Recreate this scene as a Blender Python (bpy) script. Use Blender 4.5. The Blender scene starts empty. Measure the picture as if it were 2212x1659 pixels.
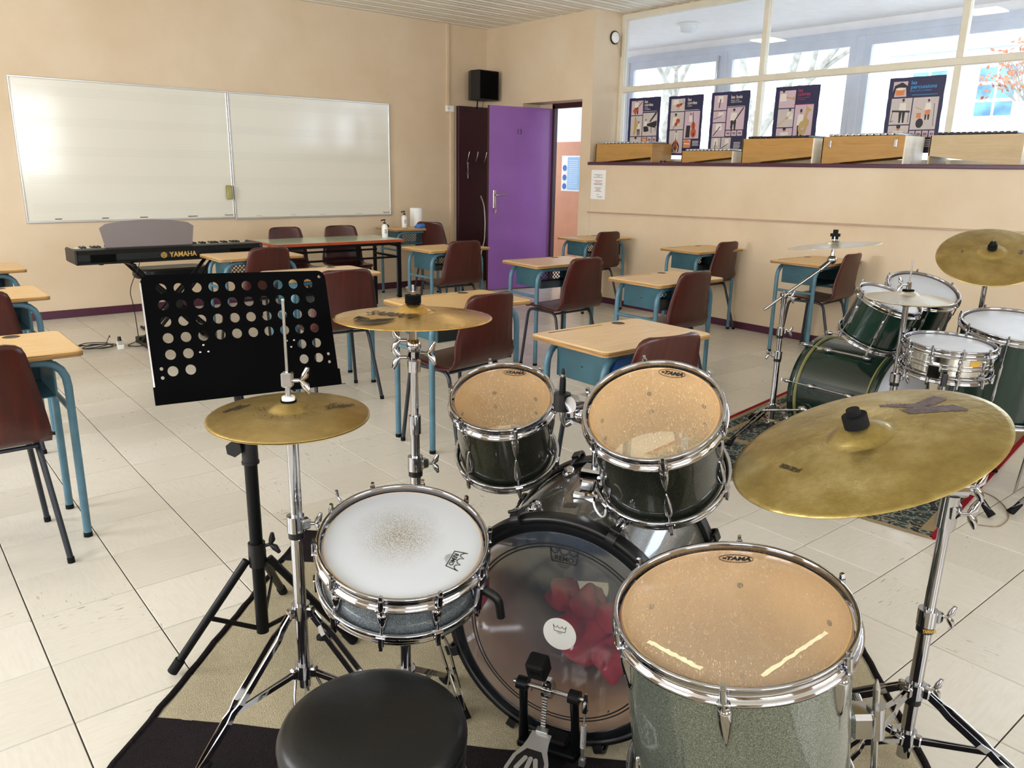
import bpy, bmesh, math, random
from mathutils import Vector, Matrix, Quaternion
random.seed(7)
PI = math.pi
COL = bpy.context.scene.collection
SC = bpy.context.scene

# ------------------------------------------------------------------ camera
cam_d = bpy.data.cameras.new('camera'); cam = bpy.data.objects.new('camera', cam_d); COL.objects.link(cam)
F_PX, YAW, PITCH, ROLL, CAM_H = 1701.83, 0.69316, 0.26589, 0.01886, 1.3744
fw = Vector((math.sin(YAW)*math.cos(PITCH), math.cos(YAW)*math.cos(PITCH), -math.sin(PITCH)))
rt0 = Vector((math.cos(YAW), -math.sin(YAW), 0)); up0 = rt0.cross(fw)
rt = rt0*math.cos(ROLL)+up0*math.sin(ROLL); up = rt.cross(fw)
cam.matrix_world = Matrix(((rt.x, up.x, -fw.x, 0), (rt.y, up.y, -fw.y, 0), (rt.z, up.z, -fw.z, CAM_H), (0, 0, 0, 1)))
cam_d.sensor_width = 36; cam_d.lens = F_PX/2212*36; cam_d.clip_start = .05; cam_d.clip_end = 200
SC.camera = cam

# ------------------------------------------------------------------ world, lights, exposure
SC.view_settings.view_transform = 'Standard'; SC.view_settings.look = 'None'
SC.view_settings.exposure = 0.42; SC.view_settings.gamma = 1.0
try: SC.view_settings.use_curve_mapping = False
except Exception: pass
world = bpy.data.worlds.new('sky'); SC.world = world; world.use_nodes = True
wn = world.node_tree; wn.nodes.clear()
wo = wn.nodes.new('ShaderNodeOutputWorld'); wb = wn.nodes.new('ShaderNodeBackground')
wb.inputs[0].default_value = (.80, .89, 1.0, 1); wb.inputs[1].default_value = 3.8
wn.links.new(wb.outputs[0], wo.inputs[0])

def area(name, loc, direction, sx, sy, power, color):
    l = bpy.data.lights.new(name, 'AREA'); l.shape = 'RECTANGLE'; l.size = sx; l.size_y = sy
    l.energy = power; l.color = color
    o = bpy.data.objects.new(name, l); COL.objects.link(o); o.location = loc
    o.rotation_euler = Vector(direction).to_track_quat('-Z', 'Y').to_euler()
    return o
# daylight entering by the windows of the left wall and of the wall behind
for yy, pw in ((-1.2, 20), (1.8, 66), (4.8, 128)):
    area('window_daylight', (-3.16, yy, 1.88), (1, 0, -.05), 1.9, 1.65, pw, (.98, .985, 1.0))
for xx, pw in ((-.6, 26), (2.6, 56)):
    area('window_daylight', (xx, -3.16, 1.88), (0, 1, -.05), 1.9, 1.65, pw, (1.0, .985, .975))
for yy in (1.95, .2, -1.5):
    area('corridor_fill', (8.62, yy, 1.90), (-1, 0, .1), 1.5, 1.6, 40, (.84, .91, 1.0))  # lamps added outside the unseen corridor windows to brighten the corridor
area('corridor_end_fill', (7.6, 10.80, 1.9), (0, -1, .05), 1.4, 1.6, 34, (.88, .93, 1.0))  # added lamp with no window behind it, brightens the view through the door
for y0_, y1_ in ((6.2, 4.46), (4.46, 2.76), (2.76, 1.06), (1.06, -.64)):        # sampling guides for the sky light coming through the glass
    po = area('window_portal', (8.50, (y0_+y1_)/2+.35, 1.90), (-1, 0, 0), 1.5, 1.6, 1, (1, 1, 1)); po.data.cycles.is_portal = True

# ------------------------------------------------------------------ mesh helpers
class MB:
    def __init__(s): s.v = []; s.f = []; s.mi = []; s.sm = []
    def add(s, vs, fs, M=None, mat=0, smooth=False):
        o = len(s.v)
        s.v += [tuple((M @ Vector(p)) if M else p) for p in vs]
        for f in fs: s.f.append(tuple(i+o for i in f)); s.mi.append(mat); s.sm.append(smooth)
        return s
    def box(s, c, d, M=None, mat=0, bev=0):
        x, y, z = c; a, b, h = d[0]/2, d[1]/2, d[2]/2
        if bev:
            e = min(bev, a*.95, b*.95, h*.95); vs = []; idx = {}
            for sx in (-1, 1):
                for sy in (-1, 1):
                    for sz in (-1, 1):
                        for k, (dx, dy, dz) in enumerate(((0, e, e), (e, 0, e), (e, e, 0))):
                            idx[(sx, sy, sz, k)] = len(vs); vs.append((x+sx*(a-dx), y+sy*(b-dy), z+sz*(h-dz)))
            fs = []
            for sg in (-1, 1):
                fs.append([idx[(sg, p, q, 0)] for p, q in ((-1, -1), (1, -1), (1, 1), (-1, 1))][::sg])
                fs.append([idx[(p, sg, q, 1)] for p, q in ((-1, -1), (-1, 1), (1, 1), (1, -1))][::sg])
                fs.append([idx[(p, q, sg, 2)] for p, q in ((-1, -1), (1, -1), (1, 1), (-1, 1))][::sg])
            for p in (-1, 1):
                for q in (-1, 1):
                    fs.append([idx[(-1, p, q, 1)], idx[(1, p, q, 1)], idx[(1, p, q, 2)], idx[(-1, p, q, 2)]][::-p*q])
                    fs.append([idx[(p, -1, q, 0)], idx[(p, 1, q, 0)], idx[(p, 1, q, 2)], idx[(p, -1, q, 2)]][::p*q])
                    fs.append([idx[(p, q, -1, 0)], idx[(p, q, 1, 0)], idx[(p, q, 1, 1)], idx[(p, q, -1, 1)]][::-p*q])
                    for r in (-1, 1): fs.append([idx[(p, q, r, k)] for k in (0, 1, 2)][::p*q*r])
            return s.add(vs, fs, M, mat)
        vs = [(x-a, y-b, z-h), (x+a, y-b, z-h), (x+a, y+b, z-h), (x-a, y+b, z-h), (x-a, y-b, z+h), (x+a, y-b, z+h), (x+a, y+b, z+h), (x-a, y+b, z+h)]
        return s.add(vs, [(3, 2, 1, 0), (4, 5, 6, 7), (0, 1, 5, 4), (1, 2, 6, 5), (2, 3, 7, 6), (3, 0, 4, 7)], M, mat)
    def bb(s, p, q, mat=0, bev=0, M=None):
        return s.box([(p[i]+q[i])/2 for i in range(3)], [abs(q[i]-p[i]) for i in range(3)], M, mat, bev)
    def cyl(s, p0, p1, r0, r1=None, n=12, mat=0, cap=True, M=None, smooth=True):
        r1 = r0 if r1 is None else r1
        p0 = Vector(p0); p1 = Vector(p1); d = (p1-p0)
        if d.length < 1e-7: return s
        d.normalize(); a = d.orthogonal().normalized(); b = d.cross(a)
        vs = []
        for p, r in ((p0, r0), (p1, r1)):
            for i in range(n):
                t = 2*PI*i/n; vs.append(p+(a*math.cos(t)+b*math.sin(t))*r)
        s.add(vs, [(i, (i+1) % n, n+(i+1) % n, n+i) for i in range(n)], M, mat, smooth)
        if cap: s.add(vs, [tuple(range(n))[::-1], tuple(range(n, 2*n))], M, mat)
        return s
    def tube(s, pts, r, n=8, bend=0, mat=0, M=None, flat=None, cap=True, closed=False):
        P = [Vector(p) for p in pts]
        if bend:
            Q = [P[0]]
            for i in range(1, len(P)-1):
                a = (P[i-1]-P[i]); b = (P[i+1]-P[i]); l = min(bend, a.length*.49, b.length*.49)
                A = P[i]+a.normalized()*l; B = P[i]+b.normalized()*l
                for k in range(6):
                    t = k/5; Q.append(A*(1-t)**2+P[i]*2*t*(1-t)+B*t*t)
            Q.append(P[-1]); P = Q
        m = len(P); T = []
        for i in range(m):
            if closed: t = P[(i+1) % m]-P[i-1]
            else: t = P[min(i+1, m-1)]-P[max(i-1, 0)]
            T.append(t.normalized())
        u = T[0].orthogonal().normalized()
        if flat is not None:
            fl = Vector(flat); u = (fl-T[0]*fl.dot(T[0])).normalized()
        vs = []
        for i in range(m):
            u = (u-T[i]*u.dot(T[i])).normalized(); w = T[i].cross(u)
            if isinstance(r, (tuple, list)) and flat is not None:
                for (ca, cb) in ((1, 1), (-1, 1), (-1, -1), (1, -1)): vs.append(P[i]+u*ca*r[0]+w*cb*r[1])
            else:
                rr = r[i] if isinstance(r, list) else r
                for k in range(n):
                    t = 2*PI*k/n; vs.append(P[i]+(u*math.cos(t)+w*math.sin(t))*rr)
        nn = 4 if flat is not None and isinstance(r, (tuple, list)) else n
        fs = []
        for i in range(m if closed else m-1):
            j = (i+1) % m
            for k in range(nn): fs.append((i*nn+k, i*nn+(k+1) % nn, j*nn+(k+1) % nn, j*nn+k))
        s.add(vs, fs, M, mat, nn != 4)
        if cap and not closed: s.add(vs, [tuple(range(nn))[::-1], tuple(range((m-1)*nn, m*nn))], M, mat)
        return s
    def lathe(s, prof, n=48, M=None, mat=0, smooth=True, a0=0, a1=2*PI, close=False):
        vs = []; m = len(prof); full = abs(a1-a0-2*PI) < 1e-6; nn = n if full else n+1
        for i in range(nn):
            t = a0+(a1-a0)*i/n; c, q = math.cos(t), math.sin(t)
            for r, z in prof: vs.append((r*c, r*q, z))
        fs = []
        for i in range(n):
            j = (i+1) % nn
            for k in range(m if close else m-1):
                l = (k+1) % m
                if prof[k][0] < 1e-9 and prof[l][0] < 1e-9: continue
                if prof[k][0] < 1e-9: fs.append((i*m+k, j*m+l, i*m+l))
                elif prof[l][0] < 1e-9: fs.append((i*m+k, j*m+k, i*m+l))
                else: fs.append((i*m+k, j*m+k, j*m+l, i*m+l))
        return s.add(vs, fs, M, mat, smooth)
    def prism(s, poly, z0, z1, M=None, mat=0):
        n = len(poly); vs = [(x, y, z0) for x, y in poly]+[(x, y, z1) for x, y in poly]
        return s.add(vs, [tuple(range(n))[::-1], tuple(range(n, 2*n))]+[(i, (i+1) % n, n+(i+1) % n, n+i) for i in range(n)], M, mat)
    def sphere(s, c, r, n=14, M=None, mat=0):
        r = (r, r, r) if not isinstance(r, (tuple, list)) else r; m = max(5, n//2); vs = []; fs = []
        vs.append((c[0], c[1], c[2]-r[2]))
        for j in range(1, m):
            a = -PI/2+PI*j/m
            for i in range(n):
                t = 2*PI*i/n; vs.append((c[0]+r[0]*math.cos(a)*math.cos(t), c[1]+r[1]*math.cos(a)*math.sin(t), c[2]+r[2]*math.sin(a)))
        vs.append((c[0], c[1], c[2]+r[2])); L = len(vs)-1
        for i in range(n): fs.append((0, 1+(i+1) % n, 1+i)); fs.append((L, L-n+i, L-n+(i+1) % n))
        for j in range(m-2):
            for i in range(n):
                a = 1+j*n+i; b = 1+j*n+(i+1) % n; fs.append((a, b, b+n, a+n))
        return s.add(vs, fs, M, mat, True)
    def obj(s, name, mats, parent=None, **kw):
        me = bpy.data.meshes.new(name); me.from_pydata(s.v, [], s.f)
        if not isinstance(mats, (list, tuple)): mats = [mats]
        for m in mats: me.materials.append(m)
        me.polygons.foreach_set('material_index', s.mi); me.polygons.foreach_set('use_smooth', s.sm)
        me.update()
        o = bpy.data.objects.new(name, me); COL.objects.link(o)
        if parent: o.parent = parent
        for k, v in kw.items(): o[k] = v
        return o

def thing(name, label, cat, loc=(0, 0, 0), rotz=0, group=None, M=None):
    o = bpy.data.objects.new(name, None); COL.objects.link(o); o.empty_display_size = .05
    if M is not None: o.matrix_world = M
    else: o.location = loc; o.rotation_euler = (0, 0, rotz)
    o['label'] = label; o['category'] = cat
    if group: o['group'] = group
    return o
def tag(o, label, cat, group=None):
    o['label'] = label; o['category'] = cat
    if group: o['group'] = group
    return o
def copy_tree(o, parent=None):
    c = o.copy(); COL.objects.link(c)
    if parent: c.parent = parent
    for ch in list(o.children): copy_tree(ch, c)
    return c
def struct(mb, name, mat, **kw): return mb.obj(name, mat, None, kind='structure', **kw)
def frame(c, z, xdir=None):
    """matrix with origin c, local z along z, local x as near xdir as can be"""
    z = Vector(z).normalized(); x = Vector(xdir) if xdir is not None else Vector((0, 0, CAM_H))-Vector(c)
    x = (x-z*x.dot(z)).normalized(); y = z.cross(x)
    return Matrix(((x.x, y.x, z.x, c[0]), (x.y, y.y, z.y, c[1]), (x.z, y.z, z.z, c[2]), (0, 0, 0, 1)))
def Rz(a): return Matrix.Rotation(a, 4, 'Z')
def Tr(x, y, z): return Matrix.Translation((x, y, z))

def text_mesh(txt, size, mat, parent, M, name='lettering', depth=.0004, bold=0, sx=1, shear=0, align='CENTER', spacing=1.0, **kw):
    cu = bpy.data.curves.new(name, 'FONT'); cu.body = txt; cu.size = size; cu.extrude = depth; cu.offset = bold
    cu.align_x = align; cu.align_y = 'CENTER'; cu.shear = shear; cu.space_character = spacing; cu.resolution_u = 3
    t = bpy.data.objects.new(name, cu); COL.objects.link(t)
    dg = bpy.context.evaluated_depsgraph_get(); dg.update()
    me = bpy.data.meshes.new_from_object(t.evaluated_get(dg)); bpy.data.objects.remove(t)
    me.materials.clear(); me.materials.append(mat); me.transform(M @ Matrix.Diagonal((sx, 1, 1, 1)))
    o = bpy.data.objects.new(name, me); COL.objects.link(o)
    if parent: o.parent = parent
    for k, v in kw.items(): o[k] = v
    return o

# ------------------------------------------------------------------ materials
def lin(c):
    if isinstance(c, str): c = tuple(int(c[i:i+2], 16)/255 for i in (0, 2, 4))
    return tuple((x/12.92 if x <= .04045 else ((x+.055)/1.055)**2.4) for x in c)+(1,)
class NT:
    def __init__(s, name):
        s.m = bpy.data.materials.new(name); s.m.use_nodes = True; s.t = s.m.node_tree; s.t.nodes.clear()
        s.out = s.n('ShaderNodeOutputMaterial'); s.b = s.n('ShaderNodeBsdfPrincipled'); s.l(s.b.outputs[0], s.out.inputs[0])
    def n(s, t, **kw):
        x = s.t.nodes.new(t)
        for k, v in kw.items(): setattr(x, k, v)
        return x
    def l(s, a, b): s.t.links.new(a, b)
    def set(s, **kw):
        for k, v in kw.items():
            k = k.replace('_', ' '); i = s.b.inputs.get(k) or s.b.inputs.get(k.title())
            i.default_value = v
    def co(s, kind='Object', scale=(1, 1, 1), rot=(0, 0, 0)):
        c = s.n('ShaderNodeTexCoord'); mp = s.n('ShaderNodeMapping'); mp.inputs['Scale'].default_value = scale; mp.inputs['Rotation'].default_value = rot
        if kind == 'Position':
            g = s.n('ShaderNodeNewGeometry'); s.l(g.outputs['Position'], mp.inputs[0])
        else: s.l(c.outputs[kind], mp.inputs[0])
        return mp.outputs[0]
    def noise(s, vec, scale=5, detail=3, rough=.5, dist=0):
        x = s.n('ShaderNodeTexNoise'); x.inputs['Scale'].default_value = scale; x.inputs['Detail'].default_value = detail
        x.inputs['Roughness'].default_value = rough; x.inputs['Distortion'].default_value = dist; s.l(vec, x.inputs['Vector']); return x.outputs['Fac']
    def ramp(s, fac, stops):
        r = s.n('ShaderNodeValToRGB'); e = r.color_ramp.elements
        while len(e) > 1: e.remove(e[0])
        e[0].position = stops[0][0]; e[0].color = stops[0][1]
        for p, c in stops[1:]: x = e.new(p); x.color = c
        s.l(fac, r.inputs[0]); return r.outputs[0]
    def mix(s, fac, a, b, mode='MIX'):
        m = s.n('ShaderNodeMix', data_type='RGBA', blend_type=mode)
        if isinstance(fac, (int, float)): m.inputs[0].default_value = fac
        else: s.l(fac, m.inputs[0])
        for i, x in ((6, a), (7, b)):
            if isinstance(x, tuple): m.inputs[i].default_value = x
            else: s.l(x, m.inputs[i])
        return m.outputs[2]
    def math(s, op, a, b=0.0):
        m = s.n('ShaderNodeMath', operation=op)
        for i, x in ((0, a), (1, b)):
            if isinstance(x, (int, float)): m.inputs[i].default_value = x
            else: s.l(x, m.inputs[i])
        return m.outputs[0]
    def bump(s, h, strength=.2, dist=.002):
        b = s.n('ShaderNodeBump'); b.inputs['Strength'].default_value = strength; b.inputs['Distance'].default_value = dist
        s.l(h, b.inputs['Height']); s.l(b.outputs[0], s.b.inputs['Normal']); return b

def plain(name, col, rough=.5, metal=0, var=0.06, scale=8, bump=0, coat=0, spec=.5, kind='Object', bscale=60):
    t = NT(name); c = lin(col); v = t.co(kind)
    nz = t.noise(v, scale, 4)
    d = tuple(x*(1-var*2) for x in c[:3])+(1,); u = tuple(min(1, x*(1+var)) for x in c[:3])+(1,)
    t.l(t.ramp(nz, [(.3, d), (.7, u)]), t.b.inputs['Base Color'])
    t.set(Roughness=rough, Metallic=metal); t.b.inputs['Coat Weight'].default_value = coat; t.b.inputs['Specular IOR Level'].default_value = spec
    if bump: t.bump(t.noise(v, bscale, 3), bump, .001)
    return t.m
M_ = {}
M_['chrome'] = plain('chrome', 'b4b4b8', .07, 1, .02)
M_['steel'] = plain('brushed_steel', 'b9b8b6', .25, 1, .05)
M_['alu'] = plain('aluminium', 'cfcfce', .35, .9, .03)
M_['black_steel'] = plain('black_powder_coat', '07080a', .42, 0, .1, spec=.2)
M_['matte_black'] = plain('matte_black_sheet', '040405', .7, 0, .1, spec=.04)
M_['black_plastic'] = plain('black_plastic', '050506', .45, 0, .1)
M_['rubber'] = plain('black_rubber', '060607', .75, 0, .1, bump=.2, spec=.25)
M_['felt'] = plain('black_felt', '060606', .95, 0, .2, bump=.6, spec=.1)
M_['maroon'] = plain('maroon_gloss_paint', '4a1a34', .38, 0, .08)
M_['maroon_dark'] = plain('dark_maroon_paint', '35101f', .45, 0, .08)
M_['white'] = plain('white_plastic', 'eceae5', .4, 0, .02)
M_['paper'] = plain('paper', 'f0efec', .8, 0, .02)
M_['ink'] = plain('black_print', '151515', .6, 0, .02)
M_['red_ink'] = plain('red_print', 'b02a3a', .6, 0, .02)
M_['gold_ink'] = plain('gold_print', 'c9a04a', .4, .2, .02)
M_['grey_ink'] = plain('grey_print', 'bdbbb0', .5, 0, .02)
M_['brass_ink'] = plain('faded_print_on_cymbal', '3c3222', .45, .3, .1)
M_['jazz_ink'] = plain('purple_grey_print', '6c5f63', .4, .3, .2, 60)
M_['cloth_red'] = plain('red_cloth', 'd8222f', .85, 0, .15, bump=.4)
M_['blue_pack'] = plain('blue_foil_pack', '2f6fc4', .3, 0, .15, 20)
M_['blue_bag'] = plain('blue_folder', '1d63b5', .5, 0, .1)
M_['cable'] = plain('black_cable', '101010', .5, 0, .05)
M_['grey_chair'] = plain('grey_mesh_fabric', '8d7f7d', .85, 0, .06, bump=.3)
M_['corr_wall'] = plain('corridor_white_paint', 'f0f0f2', .6, 0, .02)
M_['corr_frame'] = plain('grey_blue_window_paint', 'c3cbda', .45, 0, .03)
M_['salmon'] = plain('salmon_paint', 'c98f70', .6, 0, .03)
M_['cream_frame'] = plain('cream_gloss_paint', 'd8d0bc', .4, 0, .03)
M_['wood_light'] = None

def m_wall():
    t = NT('cream_wall_paint'); v = t.co('Position')
    a = t.noise(v, 1.1, 5, .6); b = t.noise(v, 9, 4, .6)
    c = t.ramp(a, [(.3, lin('cfb898')), (.5, lin('d7c2a4')), (.72, lin('ddcbb0'))])
    c = t.mix(t.ramp(b, [(.66, (0, 0, 0, 1)), (.85, (.35, .35, .35, 1))]), c, lin('d6bba2'))
    t.l(c, t.b.inputs['Base Color']); t.set(Roughness=.55)
    t.bump(t.noise(v, 120, 3), .12, .001); return t.m
M_['wall'] = m_wall()
def m_ceiling():
    t = NT('white_metal_ceiling'); v = t.co('Position')
    t.l(t.ramp(t.noise(v, 2, 3), [(.3, lin('e2dccd')), (.7, lin('eae5d8'))]), t.b.inputs['Base Color']); t.set(Roughness=.4); return t.m
M_['ceiling'] = m_ceiling()
OX, OY, TS = .2441, 2.3029, .30
def m_floor():
    t = NT('vinyl_floor_tile'); g = t.n('ShaderNodeNewGeometry')
    sub = t.n('ShaderNodeVectorMath', operation='SUBTRACT'); t.l(g.outputs['Position'], sub.inputs[0]); sub.inputs[1].default_value = (OX-30, OY-30, 0)
    dv = t.n('ShaderNodeVectorMath', operation='SCALE'); t.l(sub.outputs[0], dv.inputs[0]); dv.inputs['Scale'].default_value = 1/TS
    fl = t.n('ShaderNodeVectorMath', operation='FLOOR'); t.l(dv.outputs[0], fl.inputs[0])
    sp = t.n('ShaderNodeSeparateXYZ'); t.l(fl.outputs[0], sp.inputs[0])
    par = t.math('MODULO', t.math('ADD', sp.outputs[0], sp.outputs[1]), 2)
    wnz = t.n('ShaderNodeTexWhiteNoise', noise_dimensions='2D'); t.l(fl.outputs[0], wnz.inputs['Vector'])
    m1 = t.n('ShaderNodeMapping'); m1.inputs['Scale'].default_value = (14, 90, 1); m2 = t.n('ShaderNodeMapping'); m2.inputs['Scale'].default_value = (90, 14, 1)
    t.l(g.outputs['Position'], m1.inputs[0]); t.l(g.outputs['Position'], m2.inputs[0])
    n1 = t.noise(m1.outputs[0], 1, 3, .6); n2 = t.noise(m2.outputs[0], 1, 3, .6)
    mx = t.n('ShaderNodeMix', data_type='FLOAT'); t.l(par, mx.inputs[0]); t.l(n1, mx.inputs[2]); t.l(n2, mx.inputs[3])
    base = t.ramp(wnz.outputs['Value'], [(0, lin('d0cbbf')), (.5, lin('d5d0c5')), (1, lin('dad5cb'))])
    soft = t.ramp(mx.outputs[0], [(.35, (.95, .945, .93, 1)), (.6, (1, 1, 1, 1))])
    c = t.mix(1, base, soft, 'MULTIPLY')
    mask = t.noise(t.co('Position'), 2.2, 3)
    sk = t.math('MULTIPLY', t.ramp(mx.outputs[0], [(.62, (0, 0, 0, 1)), (.68, (1, 1, 1, 1))]), t.ramp(mask, [(.5, (0, 0, 0, 1)), (.62, (.75, .75, .75, 1))]))
    c = t.mix(sk, c, lin('6f675a'))
    dirt = t.ramp(t.noise(t.co('Position'), 1.3, 1, .4), [(.25, (.95, .94, .92, 1)), (.8, (1, 1, 1, 1))])
    c = t.mix(1, c, dirt, 'MULTIPLY')
    t.l(c, t.b.inputs['Base Color'])
    t.set(Roughness=.24); t.b.inputs['Specular IOR Level'].default_value = .5
    return t.m
M_['floor'] = m_floor()
M_['joint'] = plain('dark_floor_joint', '37302a', .8, 0, .1)
def m_ply(name, a, b, rough=.35, sc=(3, 30, 3)):
    t = NT(name); v = t.co('Object', sc)
    c = t.ramp(t.noise(v, 1.6, 5, .6, 1.2), [(.3, lin(a)), (.7, lin(b))])
    s2 = t.noise(t.co('Object'), 3, 5, .7)
    c = t.mix(t.ramp(s2, [(.55, (0, 0, 0, 1)), (.8, (.4, .4, .4, 1))]), c, tuple(x*.75 for x in lin(a)[:3])+(1,))
    t.l(c, t.b.inputs['Base Color']); t.set(Roughness=rough); t.bump(t.noise(v, 6, 3), .05, .001); return t.m
M_['ply_top'] = m_ply('desk_top_wood', 'cfa76c', 'dcb981', .32)
M_['ply_top_pale'] = m_ply('desk_top_pale_wood', 'd0aa7c', 'dcc096', .3)
def m_plyedge():
    t = NT('plywood_edge'); v = t.co('Object', (3, 3, 420))
    t.l(t.ramp(t.noise(v, 1, 2), [(.4, lin('6b4a26')), (.6, lin('bf9558'))]), t.b.inputs['Base Color']); t.set(Roughness=.6); return t.m
M_['ply_edge'] = m_plyedge()
def m_chair():
    t = NT('dark_red_brown_plywood'); v = t.co('Object', (26, 3, 2.2))
    c = t.ramp(t.noise(v, 1.2, 6, .6, .8), [(.3, lin('310e09')), (.6, lin('48160e')), (.8, lin('5e2012'))])
    t.l(c, t.b.inputs['Base Color']); t.set(Roughness=.33); t.bump(t.noise(v, 8, 3), .06, .001); return t.m
M_['chair'] = m_chair()
M_['chair_leg'] = plain('dark_grey_tube_paint', '1c222b', .4, 0, .15)
M_['teal'] = plain('teal_blue_paint', '4f7585', .42, 0, .12, 12)
M_['teal_dark'] = plain('teal_green_paint', '2d5762', .45, 0, .12, 8)
M_['box_wood'] = m_ply('golden_box_wood', 'a87c3c', 'bb8d4c', .45, (2, 2, 20))
M_['box_wood_pale'] = m_ply('pale_box_wood', 'b8a078', 'c7ae86', .5, (2, 2, 20))
M_['box_end'] = m_ply('pale_birch_end', 'e2d6bd', 'ece2cc', .5, (2, 2, 20))
M_['bar_dark'] = plain('dark_rosewood_bar', '1d1716', .4, 0, .2)
M_['bar_metal'] = plain('metal_bar', 'c5c8c8', .3, .8, .05)
M_['purple'] = plain('purple_gloss_paint', '8a5aa4', .36, 0, .07, 2)
M_['whiteboard'] = plain('whiteboard_enamel', 'e3e0d2', .12, 0, .01, 1, spec=.6)
M_['staff'] = plain('grey_staff_line', 'c9c6ba', .3, 0, .02)
M_['green_tabletop'] = plain('pale_green_laminate', 'b9c9b0', .16, 0, .04, 3)
M_['red_wood'] = m_ply('red_brown_edge', '9a3f1c', 'b04e26', .35)
M_['leather'] = plain('black_vinyl_leather', '08090a', .38, 0, .15, 4, bump=.25, bscale=140, spec=.35)
M_['keyboard'] = plain('black_keyboard_shell', '07090a', .42, 0, .08, spec=.3)
M_['head_tan_reflect'] = plain('tan_reflection_film', 'c69f6b', .4, 0, .04, 6)  # opaque tan: the lining's reflection put into the lower head's colour
M_['key_white'] = plain('ivory_keys', 'e6e2d8', .3, 0, .02)
M_['sticker'] = plain('white_sticker', 'e6e4dd', .5, 0, .02)
M_['brown_inner'] = plain('tan_wood_drum_lining', 'd4ab78', .6, 0, .06, 10)
M_['screw'] = plain('dark_screw_plate', '3a3835', .4, .5, .2, 40)
def m_sparkle(name, a, b, c2):
    t = NT(name); v = t.co('Object')
    vo = t.n('ShaderNodeTexVoronoi'); vo.inputs['Scale'].default_value = 1000; t.l(v, vo.inputs['Vector'])
    sep = t.n('ShaderNodeSeparateColor'); t.l(vo.outputs['Color'], sep.inputs[0])
    c = t.ramp(sep.outputs[0], [(0, lin(a)), (.6, lin(b)), (1, lin(c2))])
    t.l(c, t.b.inputs['Base Color']); t.set(Roughness=.38, Metallic=.55)
    t.b.inputs['Coat Weight'].default_value = .9; t.b.inputs['Coat Roughness'].default_value = .05; return t.m
M_['sparkle'] = m_sparkle('silver_green_sparkle', '41473e', '666d60', '9aa093')
M_['sparkle_dark'] = m_sparkle('charcoal_green_sparkle', '0e120e', '1c2119', '474b38')
M_['sparkle_grey'] = m_sparkle('grey_sparkle', '3f474a', '747d80', 'b9c0c2')
M_['sparkle_bronze'] = m_sparkle('bronze_grey_sparkle', '2c2a24', '514d42', '8b877c')
def m_green():
    t = NT('green_lacquer'); v = t.co('Object', (4, 4, 1))
    t.l(t.ramp(t.noise(v, 2, 4), [(.3, lin('031a14')), (.7, lin('062c20'))]), t.b.inputs['Base Color'])
    t.set(Roughness=.25); t.b.inputs['Coat Weight'].default_value = .55; t.b.inputs['Coat Roughness'].default_value = .03; return t.m
M_['green'] = m_green()
M_['green_stripe'] = plain('olive_inlay', '8a8550', .4, 0, .05)
def m_brass(name, a, b, c2, ridge=260, rough=.27, hammer=0, metal=.93):
    t = NT(name); v = t.co('Object')
    n1 = t.noise(v, 9, 6, .65); c = t.ramp(n1, [(.28, lin(a)), (.5, lin(b)), (.75, lin(c2))])
    t.l(c, t.b.inputs['Base Color']); t.set(Metallic=metal)
    t.l(t.ramp(n1, [(.3, (rough+.1,)*3+(1,)), (.7, (rough-.04,)*3+(1,))]), t.b.inputs['Roughness'])
    ln = t.n('ShaderNodeVectorMath', operation='LENGTH'); sx = t.n('ShaderNodeVectorMath', operation='MULTIPLY'); sx.inputs[1].default_value = (1, 1, 0)
    t.l(v, sx.inputs[0]); t.l(sx.outputs[0], ln.inputs[0])
    rg = t.math('SINE', t.math('MULTIPLY', ln.outputs['Value'], ridge*6.28)); h = t.math('MULTIPLY', rg, .35 if not hammer else .1)
    if hammer: h = t.math('ADD', h, t.math('MULTIPLY', t.noise(v, 42, 2), hammer))
    t.bump(h, .35, .0005 if not hammer else .0012)
    return t.m
M_['brass'] = m_brass('bronze_cymbal', '8f7a45', 'ab935a', 'c2ab74', 260, .36)
M_['brass_bright'] = m_brass('bright_bronze_cymbal', 'b08a44', 'd0a95e', 'e2c07c', 240, .22)
M_['brass_ride'] = m_brass('hand_hammered_bronze', '88743e', 'a89459', 'cdbd88', 300, .30, 6.0)
M_['brass_pale'] = m_brass('pale_cymbal', 'cfc6b0', 'ded8c8', 'e8e4da', 240, .3)
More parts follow.
